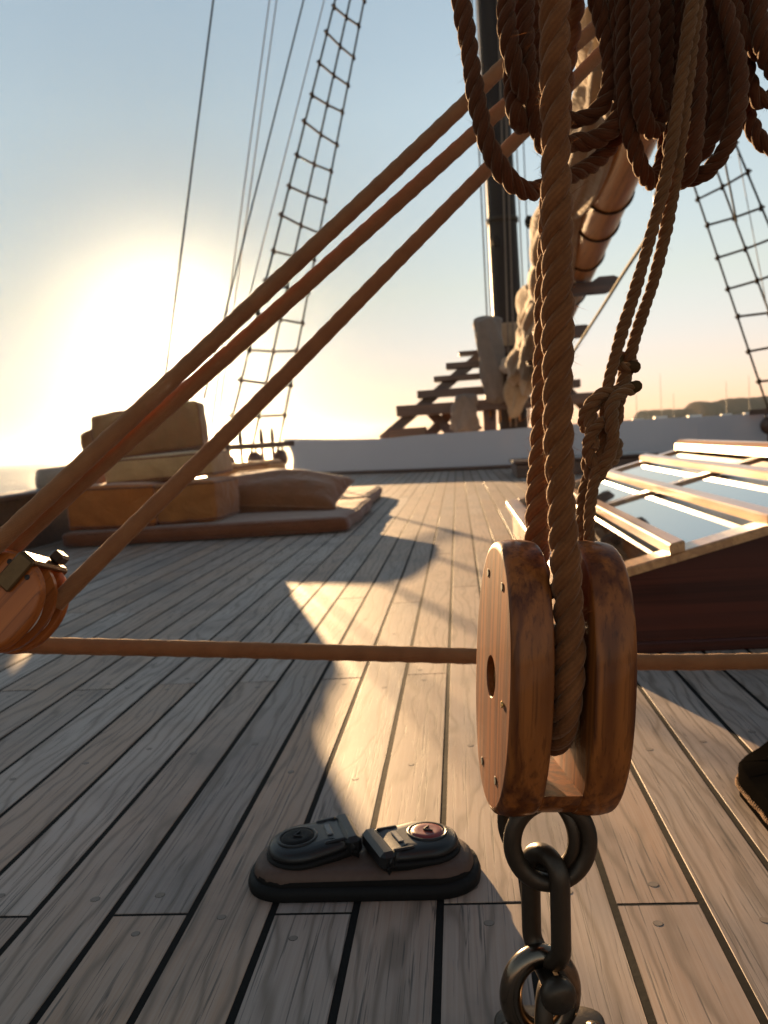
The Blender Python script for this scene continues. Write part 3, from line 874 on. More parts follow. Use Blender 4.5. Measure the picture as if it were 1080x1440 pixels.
D_ = [
 cr5([(840, -400, .86), (868, -60, .86), (885, 60, .86), (915, 160, .86), (960, 245, .86), (1015, 300, .865), (1085, 315, .87), (1180, 250, .88), (1230, 0, .88), (1230, -400, .88)]),
 cr5([(970, -400, .88), (965, -60, .88), (960, 130, .88), (950, 300, .88), (962, 440, .88), (990, 540, .88), (1045, 592, .885), (1110, 565, .89), (1170, 400, .90), (1180, -60, .90), (1180, -400, .90)]),
 cr5([(900, -400, .91), (905, 100, .91), (920, 480, .91), (950, 640, .91), (985, 735, .905), (1035, 820, .90), (1095, 862, .90), (1170, 860, .905), (1240, 700, .91), (1260, 0, .91), (1260, -400, .91)]),
 cr5([(1030, -400, .85), (1030, -60, .85), (1035, 120, .85), (1050, 260, .85), (1090, 380, .86), (1140, 440, .87), (1200, 300, .89), (1210, -60, .89), (1210, -400, .89)]),
]
coil('rope coil at the right edge of the photo, loops cut by the frame', D_, .0172, 5.0)

# ------------------------------------------------------------------ diagonal tackle ropes and the level rope
def braided(pts, D, label, group=None):
    mb = MB(); q = spline([P(*p) for p in pts], .012)
    # slight eight-plait relief
    T, N, B = frames(q); n = 28
    L = np.concatenate([[0], np.cumsum(np.linalg.norm(np.diff(q, axis=0), axis=1))])
    a = np.linspace(0, 2*np.pi, n, endpoint=False)
    mod = 1+.028*(np.sin(a[None]*4+L[:, None]/D*4)+np.sin(a[None]*4-L[:, None]/D*4))
    A = q[:, None]+(D/2*mod)[:, :, None]*(np.cos(a)[None, :, None]*N[:, None]+np.sin(a)[None, :, None]*B[:, None])
    mb.grid(A, cv=True, uv=(L, np.linspace(0, 1, n, endpoint=False)))
    nf = int(L[-1]*4200)
    i = rng.integers(1, len(q)-1, nf); aa = rng.uniform(0, 2*np.pi, nf)
    nn = np.cos(aa)[:, None]*N[i]+np.sin(aa)[:, None]*B[i]
    base = q[i]+nn*D*.495+T[i]*rng.uniform(-.008, .008, nf)[:, None]
    tip = base+(T[i]*rng.choice([-1, 1], nf)[:, None]*.8+nn*rng.uniform(.2, 1, nf)[:, None])*(D*rng.gamma(1.7, .055, nf))[:, None]
    w = np.cross(tip-base, nn); w /= np.linalg.norm(w, axis=1)[:, None]+1e-9; w *= .0001
    V = np.stack([base-w, base+w, tip], 1).reshape(-1, 3)
    mb.add(V, [[3*k, 3*k+1, 3*k+2] for k in range(nf)])
    return tag(mb.build('braided_rope', M_BRAID), label, 'rope', group)
gp = 'sheet ropes running diagonally to the port block'
braided([(-60, 817, .90), (0, 761, .915), (305, 475, 1.06), (520, 273, 1.18), (709, 92, 1.30), (860, -60, 1.42)], .0212, 'uppermost of the three diagonal brown ropes crossing the sky', gp)
braided([(-30, 818, .93), (60, 728, .96), (330, 490, 1.09), (520, 320, 1.20), (709, 150, 1.32), (842, 34, 1.42), (960, -75, 1.5)], .0212, 'middle of the three diagonal brown ropes crossing the sky', gp)
braided([(78, 850, .965), (95, 832, .97), (300, 630, 1.08), (420, 509, 1.16), (560, 365, 1.25), (738, 184, 1.37), (847, 72, 1.45), (990, -75, 1.55)], .0212, 'lowest of the three diagonal brown ropes, reaching down past the cushions', gp)
braided([(-80, 902, 1.22), (0, 906, 1.25), (330, 914, 1.33), (672, 923, 1.38), (895, 931, 1.40), (1080, 930, 1.40), (1200, 928, 1.40)], 0.0265, 'level brown rope stretched low across the deck behind the upright block')

# ------------------------------------------------------------------ block at the left edge
def port_block():
    c = P(12, 848, .95)
    view = EYE-c; view /= np.linalg.norm(view)
    left = np.cross(view, (0, 0, 1)); left /= np.linalg.norm(left)
    a = view*.88+left*.42+np.array([0, 0, .12]); a /= np.linalg.norm(a)      # outward normal of the near cheek
    X = -a
    Z = P(300, 630, 1.08)-P(78, 850, .965); Z = Z-X*np.dot(Z, X); Z /= np.linalg.norm(Z)
    Y = np.cross(Z, X)
    M_ = Matrix(((X[0], Y[0], Z[0], c[0]), (X[1], Y[1], Z[1], c[1]), (X[2], Y[2], Z[2], c[2]), (0, 0, 0, 1)))
    e = thing('port_pulley_block', 'orange varnished double pulley block cut by the left edge of the photo', 'pulley block', c, None, M_)
    w, h = .052, .060
    c1 = cheek_mesh(w, h, -.027, -.043, .010, .007, .003, 2.15)
    for y, z in ((.014, .046), (-.014, .046), (.030, -.030), (-.030, -.030)): disc_x(c1, -.0436, y, z, .0032, -.0005, mat=1)  # screw holes again as discs coloured like shade
    c1.build('cheek', [M_BLOCK2, M_HOLE], e)
    m = MB(); O = superell(72, w, h, 2.15)
    m.poly(np.column_stack([np.full(72, -.004), O]), (.008, 0, 0)); m.build('partition', M_BLOCK2, e)
    cheek_mesh(w, h, .027, .043, .010, .007, .003, 2.15).build('cheek', [M_BLOCK2, M_HOLE], e)
    for x in (-.0155, .0155):
        q = sheave_mesh(.045, .021)
        for V in q.v: V[:, 0] += x
        q.build('sheave', M_NYLON, e)
    m = MB(); m.box((-.047, -.011, .058), (.047, .011, .066), .003); m.box((-.050, -.011, .020), (-.0445, .011, .064), .002); m.box((.0445, -.011, .020), (.050, .011, .064), .002)
    m.build('strap', M_BRONZE, e)
    m = MB(); m.box((.012, -.008, .0665), (.036, .008, .080), .003); m.build('becket_lug', M_STEEL, e)
port_block()

# ------------------------------------------------------------------ deck foot switch
def foot_switch():
    c = np.array([-.163, 1.117, 0.0])
    e = thing('foot_switch', 'black twin button windlass foot switch fixed to the teak planks, one button red', 'foot switch', c)
    def slab(L, Wd, rows, name, mat, seed=0):
        mb = MB(); n = 96
        t = np.linspace(0, 2*np.pi, n, endpoint=False)
        O = []
        for a in t:
            x = math.cos(a); y = math.sin(a)
            cx = (L-Wd) if x > 0 else -(L-Wd)
            O.append((cx+Wd*np.sign(x)*abs(x)**.9, Wd*np.sign(y)*abs(y)**.85))
        O = np.array(O); rr = np.random.default_rng(seed)
        A = []
        for ins, z, jag in rows:
            k = np.column_stack([O[:, 0]*(L-ins)/L, O[:, 1]*(Wd-ins)/Wd])
            j = (np.convolve(np.tile(rr.normal(0, 1, n), 3), np.ones(4)/4, 'same')[n:2*n])*jag
            A.append(np.column_stack([k, z+j])+c)
        mb.grid(np.array(A), cv=True)
        mb.add(A[-1], [list(range(n))], None, 0, False)
        return mb.build(name, mat, e)
    slab(.159, .064, [(0.0, .0005, 0), (-.001, .008, .0010), (.0015, .0165, .0016), (.0065, .0185, .0010), (.02, .019, 0)], 'gasket', M_RUBBER, 1)
    slab(.151, .057, [(0.0, .014, 0), (.0005, .022, 0), (.003, .030, 0), (.007, .0345, 0), (.013, .036, 0), (.03, .0363, 0)], 'base', M_BASE, 2)
    slab(.150, .0575, [(-.0006, .0165, 0), (-.001, .0200, .0018), (.0008, .0225, .0034)], 'sealant', M_CAULK, 3)
    for sx, ang, red in ((-1, rad(20), False), (1, rad(205), True)):
        cc = c+np.array([sx*.083, .004 if sx < 0 else .006, .0355])
        R3 = np.array(Matrix.Rotation(ang, 3, 'Z') @ Matrix.Rotation(rad(-3), 3, 'Y'))
        def tr(A): return np.asarray(A) @ R3.T+cc
        # outline: circle blended to a square hinge end on +X
        n = 72; t = np.linspace(0, 2*np.pi, n, endpoint=False)
        O = []
        for a in t:
            x, y = math.cos(a), math.sin(a)
            if x > .25:
                k = min(1, (x-.25)/.45); O.append((.01225+(.066-.01225)*k, np.sign(y)*min(abs(.049*y), .0475) if k < 1 else .0474*y/.714))
            else: O.append((.049*x, .049*y))
        O = np.array(O)
        def layer(rows, mat, name, par):
            mb = MB(); A = [tr(np.column_stack([O*(1-i/.05), np.full(n, z)])) for i, z in rows]
            mb.grid(np.array(A), cv=True); mb.add(A[-1], [list(range(n))], None, 0, False)
            return mb.build(name, mat, par)
        layer([(-.001, -.003), (-.002, .002), (-.002, .005), (.001, .0075), (.004, .008)], M_RUBBER, 'flange', e)
        cv = layer([(.004, .006), (.001, .0085), (.0005, .012), (.003, .0175), (.008, .0205), (.016, .0222), (.022, .0226)], M_BLACKPL, 'cover', e)
        cvp = cv; org = c
        def sub(mb, name, mat):
            o = mb.build(name, mat, cv, origin=np.array(e.location)); return o
        mb = MB(); mb.tube(tr(torus_path((-.006, 0, .0228), (1, 0, 0), (0, 1, 0), .0262, .0262, 48)), .0021, 10, closed=True)
        sub(mb, 'bezel', M_BLACKPL)
        mb = MB(); q = np.linspace(0, 2*np.pi, 40, endpoint=False)
        A = [tr([(-.006+r*math.cos(a), r*math.sin(a), z) for a in q]) for r, z in ((.0245, .0222), (.0235, .0224), (.0215, .0250), (.018, .0262), (.012, .0258), (.0005, .0255))]
        mb.grid(np.array(A), cv=True)
        sub(mb, 'button', M_RED if red else M_RUBBER)
        mb = MB(); s = 1 if not red else -1
        for q0, q1 in (((-.0075, .005), (0, -.005)), ((0, -.005), (.0075, .005))):
            p0 = tr([(-.006+s*q0[1], q0[0]*1., .0268)])[0]; p1 = tr([(-.006+s*q1[1], q1[0], .0268)])[0]
            mb.tube([p0, (p0+p1)/2, p1], .0013, 8)
        sub(mb, 'arrow', M_BLACKPL if not red else M_HOLE)
        # hinge lip and label plate
        mb = MB(); mb.box((.053, -.0425, -.002), (.076, .0425, .0238), .006, rot=R3, at=cc); sub(mb, 'hinge', M_BLACKPL)
        for y0 in (-.036, .030):
            mb = MB(); mb.box((.026, y0, .0195), (.056, y0+.006, .0240), .002, rot=R3, at=cc); sub(mb, 'rib', M_BLACKPL)
        mb = MB(); mb.box((.034, -.016, .0222), (.042, .016, .0246), .001, rot=R3, at=cc); sub(mb, 'latch_plate', M_LATCH)
foot_switch()

# ------------------------------------------------------------------ black corner at the right edge
def black_chock():
    z = .045
    a = G(1030, 1072, z); b = G(1085, 1037, z); c = G(1092, 1142, z)
    u = b-a; v = c-a; d1 = u/np.linalg.norm(u); d2 = v/np.linalg.norm(v)
    A = a; Bp = a+d1*.42; Dp = a+d2*.30; C = Bp+d2*.30
    base = np.array([A, Dp, C, Bp]); cen = base.mean(0)
    rows = []
    for k, zz in ((1.0, .002), (1.0, z-.008), (.985, z-.002), (.965, z), (.02, z+.003)):
        r = cen+(base-cen)*k; r[:, 2] = zz
        q = []
        for i in range(4):
            p, n_ = r[i], r[(i+1) % 4]
            for s in np.linspace(0, 1, 10, endpoint=False): q.append(p+(n_-p)*s)
        q = np.array(q); q = .25*np.roll(q, 1, 0)+.5*q+.25*np.roll(q, -1, 0)
        q += rng.normal(0, .0012, q.shape)
        rows.append(q)
    e = thing('rubber_chock', 'black rubber chock with a rough edge, its corner poking in at the right edge', 'chock', (cen[0], cen[1], 0))
    mb = MB(); mb.grid(np.array(rows), cv=True); mb.build('body', M_CHOCK, e)
    q = rows[1]*.5+rows[0]*.5; q = np.vstack([q[-4:], q[:12]])
    mb = MB(); laid_rope(mb, spline(q, .004)+np.array([-.002, -.002, 0]), .007, 2.5, 1500, step=.003, sides=6, ready=True); mb.build('lit_rim_cord', M_ROPE3, e)  # cord added to give the corner its golden sunlit rim
black_chock()

# ------------------------------------------------------------------ skylight
def skylight():
    y0, y1 = 2.205, 4.85
    xe, ze, xr, zr = .262, .178, 1.24, .425
    sl_ = (zr-ze)/(xr-xe)
    e = thing('skylight', 'mahogany deck skylight with sloping glass panes and varnished glazing bars', 'skylight', (xr, (y0+y1)/2, 0))
    xs2 = 2*xr-xe
    mb = MB()
    prof = np.array([(xe+.02, 0, .001), (xs2-.02, 0, .001), (xs2-.02, 0, ze-.012), (xr, 0, zr-.012), (xe+.02, 0, ze-.012)])
    mb.poly(prof+np.array([0, y0+.012, 0]), (0, .035, 0))
    mb.poly(prof+np.array([0, y1-.047, 0]), (0, .035, 0))
    mb.box((xe+.02, y0+.047, .001), (xe+.055, y1-.047, ze-.012), .003)
    mb.box((xs2-.055, y0+.047, .001), (xs2-.02, y1-.047, ze-.012), .003)
    mb.box((xe, y0-.006, .0005), (xs2, y0+.012, .03), .004)
    mb.build('coaming', M_MAHOG, e)
    tg = NT('skylight_glass')
    n = tg.noise(tg.coord((6, 6, 6)), 1.0, 3.0)
    tg.P(Base_Color=(0.012, 0.014, 0.014), Roughness=tg.math('MULTIPLY_ADD', n, .03, .005), Specular_IOR_Level=1.0, IOR=1.6, Coat_Weight=1.0, Coat_Roughness=.01)
    tg.bump(n, .0006, .5)
    GL = tg.mat
    for side in (1, -1):
        def S(x, y, dz=0.0):      # point on the slope; mirrored for the other side
            z = ze+(x-xe)*sl_+dz
            return (x if side == 1 else 2*xr-x, y, z)
        def bar(xa, xb, ya, yb, z0, z1, name, mat):
            m = MB()
            V = [S(xa, ya, z0), S(xb, ya, z0), S(xb, yb, z0), S(xa, yb, z0), S(xa, ya, z1), S(xb, ya, z1), S(xb, yb, z1), S(xa, yb, z1)]
            b = .004
            V2 = [S(xa+b, ya+b, z1), S(xb-b, ya+b, z1), S(xb-b, yb-b, z1), S(xa+b, yb-b, z1)]
            V[4:] = [S(xa, ya, z1-b), S(xb, ya, z1-b), S(xb, yb, z1-b), S(xa, yb, z1-b)]
            F = [[3, 2, 1, 0], [8, 9, 10, 11]]
            for q in range(4):
                r = (q+1) % 4; F += [[q, r, r+4, q+4], [q+4, r+4, r+8, q+8]]
            if side == -1: F = [f[::-1] for f in F]
            m.add(V+V2, F, None, 0, False)
            return m.build(name, mat, e)
        # frame: eave, near, middle and far rails
        ys = [y0, 3.55, y1]
        bar(xe-.012, xe+.055, y0, y1, -.012, .016, 'eave_rail', M_TRIM)
        bar(xe+.055, xr-.03, y0-.01, y0+.085, -.012, .012, 'end_rail', M_TRIM)
        bar(xe+.055, xr-.03, 3.49, 3.57, -.010, .010, 'middle_rail', M_TRIM)
        bar(xe+.055, xr-.03, y1-.085, y1, -.012, .012, 'end_rail', M_TRIM)
        bxs = [.535, .775, 1.015]
        for bx in bxs:
            bar(bx-.019, bx+.019, y0-.015, y1-.01, .0122, .040, 'glazing_bar', M_TRIM)
        cells = [xe+.055]+bxs+[xr-.03]
        for i in range(4):
            for (ya, yb) in ((y0+.085, 3.49), (3.57, y1-.085)):
                m = MB()
                xa, xb = cells[i], cells[i+1]
                V = [S(xa, ya, 0), S(xb, ya, 0), S(xb, yb, 0), S(xa, yb, 0)]
                m.add(V, [[0, 1, 2, 3] if side == 1 else [3, 2, 1, 0]], None, 0, False)
                m.build('pane', GL, e)
    mb = MB()
    q = [(xr-.05, zr-.002), (xr-.045, zr+.032), (xr-.025, zr+.050), (xr+.025, zr+.050), (xr+.045, zr+.032), (xr+.05, zr-.002)]
    mb.poly([(x, y0-.02, z) for x, z in q], (0, y1-y0+.03, 0))
    mb.build('ridge_cap', M_TRIM, e)
skylight()

def low_hatch():
    a = G(733, 672, 0)
    mb = MB(); mb.box((a[0]-.05, a[1], .001), (a[0]+1.6, a[1]+1.0, .16), .01)
    e = thing('low_hatch', 'low dark wooden hatch on the foredeck beyond the skylight', 'hatch', (a[0]+.7, a[1]+.5, 0))
    mb.build('coaming', M_DARKWOOD, e)
    mb = MB(); mb.box((a[0]-.08, a[1]-.03, .162), (a[0]+1.63, a[1]+1.03, .20), .012); mb.build('lid', M_DARKWOOD, e)
low_hatch()

# ------------------------------------------------------------------ bulwarks
def bulwarks():
    # white raised bulwark across the bow with a rounded end on the port side
    pts = [G(398, 669), G(470, 667), G(540, 665), G(600, 663), G(720, 658), G(860, 649), G(960, 643), G(1080, 637), G(1200, 629), G(1400, 616)]
    tops = [(398, 617), (470, 618), (540, 617), (600, 611), (720, 603), (860, 592), (960, 587), (1080, 581), (1200, 574), (1400, 563)]
    Q = spline(pts, .12)
    L0 = np.array(pts)
    H = [P(tp[0], tp[1], p[1])[2] for tp, p in zip(tops, pts)]
    px_x = [p[0] for p in pts]
    e = thing('bow_bulwark', 'white painted raised bulwark curving across the foredeck with a rounded port end', 'bulwark', (Q[:, 0].mean(), Q[:, 1].mean(), 0))
    mb = MB(); rows_o = []
    n = len(Q); dirn = np.gradient(Q, axis=0); dirn /= np.linalg.norm(dirn, axis=1)[:, None]
    nor = np.column_stack([-dirn[:, 1], dirn[:, 0], np.zeros(n)])
    Ls = np.concatenate([[0], np.cumsum(np.linalg.norm(np.diff(Q, axis=0), axis=1))])
    A = []
    for i in range(n):
        h = np.interp(Q[i, 0], px_x, H)
        # rounded end: height limits near s=0
        s = Ls[i]; zb, zt = 0.0, h
        R_ = .34
        if s < R_: k = math.sqrt(max(0, 1-((R_-s)/R_)**2)); zt = .35+(h-.35)*k; zb = .30*(1-k)
        row = []
        def at(k, o):
            sh = max(0.0, .05+.33*math.sqrt(max(0, 1-(2*k-1)**2))-.10*k)
            s2 = s if s > .9 else sh+s*(.9-sh)/.9
            p = np.array([np.interp(s2, Ls, Q[:, c]) for c in range(3)])+nor[i]*o
            p[2] = k*h; return p
        for k in np.linspace(0, 1, 14): row.append(at(k, 0.0))
        for k in np.linspace(1, 0, 14): row.append(at(k, .10))
        A.append(row)
    mb.grid(np.array(A), cv=True, flip=True, smooth=False)
    nA = len(A[0]); mb.add(np.array(A[0]), [[k, k+1, nA-2-k, nA-1-k] for k in range(13)], None, 0, False)
    mb.build('panel', M_WHITE, e)
    mb = MB(); A = []
    for i in range(n):
        if Ls[i] < .15: continue
        q = Q[i]-nor[i]*.002; o = -nor[i]*.10
        A.append([q+np.array([0, 0, .002]), q+o+np.array([0, 0, .002]), q+o+np.array([0, 0, .045]), q+o*.8+np.array([0, 0, .055]), q+np.array([0, 0, .055])])
    mb.grid(np.array(A), cv=True)
    mb.build('waterway', M_DARKWOOD, e)
    # low brown bulwark on the port side
    e = thing('port_bulwark', 'low brown wooden bulwark with a cap rail along the port edge of the deck', 'bulwark', (-2.98, 3.5, 0))
    mb = MB(); mb.box((-3.04, -1.2, .001), (-2.97, 8.3, .345), .005); mb.build('planking', M_DARKWOOD, e)
    mb = MB(); mb.box((-3.12, -1.2, .347), (-2.89, 8.35, .395), .012); mb.build('cap_rail', M_DARKWOOD, e)
    e = thing('starboard_bulwark', 'white bulwark along the starboard edge of the deck', 'bulwark', (4.7, 4, 0))
    mb = MB(); mb.box((4.62, -1.2, .001), (4.72, 11.6, .58), .01); mb.build('planking', M_WHITE, e)
    mb = MB(); mb.box((4.55, -1.2, .582), (4.80, 11.6, .63), .012); mb.build('cap_rail', M_DARKWOOD, e)
bulwarks()

# ------------------------------------------------------------------ cushions
def soft_box(name, label, cat, lo, hi, mat, r=.05, puff=.02, rot=(0, 0, 0), group=None, seed=0, piping=True, nn=44, pmat=None):
    lo = np.array(lo, float); hi = np.array(hi, float); c = (lo+hi)/2; s = (hi-lo)/2
    rr = np.random.default_rng(seed); ph = rr.uniform(0, 6, 6)
    R3 = np.array((Matrix.Rotation(rot[2], 3, 'Z') @ Matrix.Rotation(rot[1], 3, 'Y') @ Matrix.Rotation(rot[0], 3, 'X')))
    r = min(r, .9*s.min())
    mb = MB()
    def surf(p):          # p in [-1,1]^3 cube surface -> rounded, puffed box
        q = p*s
        inner = np.clip(q, -(s-r), s-r); d = q-inner
        L = np.linalg.norm(d, axis=-1, keepdims=True)
        q = inner+d/np.maximum(L, 1e-9)*np.minimum(L, r)
        u = p
        for ax in range(3):
            o = [k for k in range(3) if k != ax]
            k = (1-u[..., o[0]]**2)*(1-u[..., o[1]]**2)
            q[..., ax] += np.sign(u[..., ax])*np.abs(u[..., ax])**6*puff*k
        wr = np.sin(q[..., 0]*9+ph[0]+2*np.sin(q[..., 2]*7+ph[1]))*np.sin(q[..., 1]*7+ph[2]+1.5*np.sin(q[..., 0]*5+ph[3]))
        wr2 = np.sin(q[..., 0]*23+ph[4]+2.2*np.sin(q[..., 2]*13+ph[1])+1.7*np.sin(q[..., 1]*11))*np.sin(q[..., 2]*17+ph[5]+2*np.sin(q[..., 0]*6))
        q += (q/np.linalg.norm(s))*(wr*.010+wr2*.009)[..., None]
        return q @ R3.T+c
    g = np.linspace(-1, 1, nn)
    g = np.sign(g)*(1-(1-np.abs(g))**1.6)
    U, V = np.meshgrid(g, g, indexing='ij')
    for ax in range(3):
        for sd in (-1, 1):
            p = np.zeros((nn, nn, 3)); o = [k for k in range(3) if k != ax]
            p[..., ax] = sd; p[..., o[0]] = U; p[..., o[1]] = V
            fl = (sd > 0) if ax != 1 else (sd < 0)
            mb.grid(surf(p), flip=not fl)
    if piping:
        e = thing(name, label, cat, (c[0], c[1], lo[2]), group)
        mb.build('cover', mat, e)
        m2 = MB()
        thin = int(np.argmin(s)); o = [k for k in range(3) if k != thin]
        for sd in (-1, 1):
            loop = []
            for t in np.linspace(0, 2*np.pi, 80, endpoint=False):
                x, y = math.cos(t), math.sin(t); m = max(abs(x), abs(y))
                p = np.zeros(3); p[o[0]] = x/m*.999; p[o[1]] = y/m*.999; p[thin] = sd*.86
                loop.append(surf(p[None])[0])
            m2.tube(np.array(loop), .007, 6, closed=True)
        m2.build('piping', pmat or F_RED, e)
        return e
    return tag(mb.build(name, mat), label, cat, group)

gc = 'cushions piled on the port side deck'
def xw(px, Y): return float(P(px, 640, Y)[0])
soft_box('mattress', 'flat red brown sun mattress under the cushion pile', 'mattress', (-2.68, 5.45, .002), (-.74, 7.10, .105), F_RED, .045, .012, group=gc, seed=1, nn=26)
soft_box('mattress', 'second flat sun mattress beyond the brown pillow', 'mattress', (-2.70, 7.13, .002), (-.80, 8.75, .110), F_PILLOW, .045, .015, group=gc, seed=2, nn=26)
soft_box('box_cushion', 'rust orange box cushion at the front left of the pile', 'cushion', (-2.66, 5.52, .11), (-2.06, 6.22, .40), F_RUST, .03, .014, (0, rad(1), rad(3)), gc, 3)
soft_box('box_cushion', 'tan box cushion at the front right of the pile beside the pillow', 'cushion', (-2.05, 5.56, .11), (-1.62, 6.15, .39), F_TAN, .03, .014, (0, rad(-1), rad(-2)), gc, 4)
soft_box('seat_cushion', 'cream seat cushion lying flat on the two box cushions', 'cushion', (-2.46, 5.72, .405), (-1.70, 6.36, .58), F_CREAM, .035, .012, (rad(0), rad(-1.5), rad(2)), gc, 5)
soft_box('back_cushion', 'tall brown back cushion standing on top of the pile against the sun', 'cushion', (-2.62, 6.00, .585), (-1.84, 6.17, .915), F_BACK, .022, .010, (rad(-8), rad(-5), rad(4)), gc, 6)
soft_box('back_cushion', 'brown cushion leaning out to the left at the top of the pile', 'cushion', (-2.82, 6.22, .60), (-2.22, 6.38, .86), F_BACK, .022, .010, (rad(6), rad(-14), rad(-6)), gc, 7)
soft_box('long_cushion', 'pale long cushion standing behind the brown pillow', 'cushion', (-2.32, 7.6, .115), (-1.62, 7.95, .44), F_CREAM, .06, .02, (0, rad(-4), rad(-20)), gc, 8)

def bolster():
    a = P(52, 680, 6.0); b = P(150, 668, 6.4)
    d = (b-a)/np.linalg.norm(b-a); L = np.linalg.norm(b-a)
    q = [a+d*L*t for t in np.linspace(0, 1, 24)]
    t = np.linspace(0, 1, 24); r = .105*np.clip(np.sqrt(np.clip(1-((np.abs(t-.5)*2-.86)/.14).clip(0)**2, .02, 1)), .1, 1)
    mb = MB(); mb.tube(np.array(q), r, 24)
    tag(mb.build('bolster', F_GREY), 'grey brown roll bolster sticking out left over the port bulwark', 'bolster', gc)
bolster()

def pillow():
    c = P(392, 702, 6.35); c[2] = .235
    nu, nv = 36, 28; hx, hy, hz = .52, .34, .155
    mb = MB()
    e = thing('pillow', 'plump brown scatter pillow lying on the red brown mattress', 'pillow', (c[0], c[1], c[2]-.16), gc)
    for sd in (1, -1):
        A = np.zeros((nu, nv, 3))
        for i in range(nu):
            for j in range(nv):
                u = 2*i/(nu-1)-1; v = 2*j/(nv-1)-1
                k = ((1-u**2)*(1-v**2))**.42
                pinch = 1-.10*(1-abs(u)**2) * abs(v)**3-.0
                x = hx*u*(1-.12*(1-v*v)*0+.0)*(1-.08*(1-v**2)*abs(u)**4)
                y = hy*v*(1-.10*(1-u**2)*abs(v)**4)
                z = sd*hz*k*(1+.05*math.sin(5*u+2*v)+.04*math.sin(9*v-3*u))
                A[i, j] = (x, y, z)
        R3 = np.array(Matrix.Rotation(rad(-6), 3, 'Z') @ Matrix.Rotation(rad(4), 3, 'Y') @ Matrix.Rotation(rad(14), 3, 'X'))
        mb.grid(A @ R3.T+c, flip=(sd > 0))
    mb.build('cover', F_PILLOW, e)
    m2 = MB(); loop = []
    for t in np.linspace(0, 2*np.pi, 90, endpoint=False):
        x, y = math.cos(t), math.sin(t); m = max(abs(x), abs(y)); u, v = x/m, y/m
        loop.append(np.array([hx*u*(1-.08*(1-v**2)*abs(u)**4), hy*v*(1-.10*(1-u**2)*abs(v)**4), 0]))
    m2.tube(np.array(loop) @ R3.T+c, .008, 6, closed=True)
    m2.build('piping', F_PILLOW, e)
pillow()

# ------------------------------------------------------------------ mast, boom, sail
MAST = P(722, 600, 15.6)
def mast():
    x, y = MAST[0], MAST[1]
    e = thing('mast', 'dark painted foremast rising behind the white bow bulwark', 'mast', (x, y, 0))
    mb = MB(); zs = np.linspace(0.0, 16.4, 30)
    mb.tube(np.column_stack([np.full(30, x), np.full(30, y), zs]), np.interp(zs, [0, 3, 16.4], [.265, .26, .19]), 28)
    mb.build('pole', M_MAST, e)
    mb = MB()
    for z0, z1 in ((2.05, 2.45),):
        mb.tube([(x, y, z0), (x, y, z0+.02), (x, y, z1-.02), (x, y, z1)], [.272, .280, .280, .272], 28)
    mb.build('collar', M_SAIL, e)
    for z0 in (1.35, 1.0, 4.2):
        mb = MB(); mb.tube([(x, y, z0), (x, y, z0+.02), (x, y, z0+.08), (x, y, z0+.1)], [.268, .285, .285, .268], 28)
        mb.build('band', M_STEEL, e)
    # belaying rack at the foot
    mb = MB(); mb.box((x-.55, y-.55, .95), (x+.55, y-.42, 1.05), .015); mb.box((x-.55, y-.53, 0), (x-.45, y-.44, .95), .01); mb.box((x+.45, y-.53, 0), (x+.55, y-.44, .95), .01)
    mb.build('fife_rail', M_DARKWOOD, e)
    for k in range(6):
        mb = MB(); px = x-.42+k*.168
        zz = np.array([.72, .80, .95, 1.05, 1.08, 1.2, 1.24]); mb.tube(np.column_stack([np.full(7, px), np.full(7, y-.485), zz]), [.012, .016, .016, .02, .03, .022, .005], 8)
        mb.build('belaying_pin', M_BOOM, e)
mast()

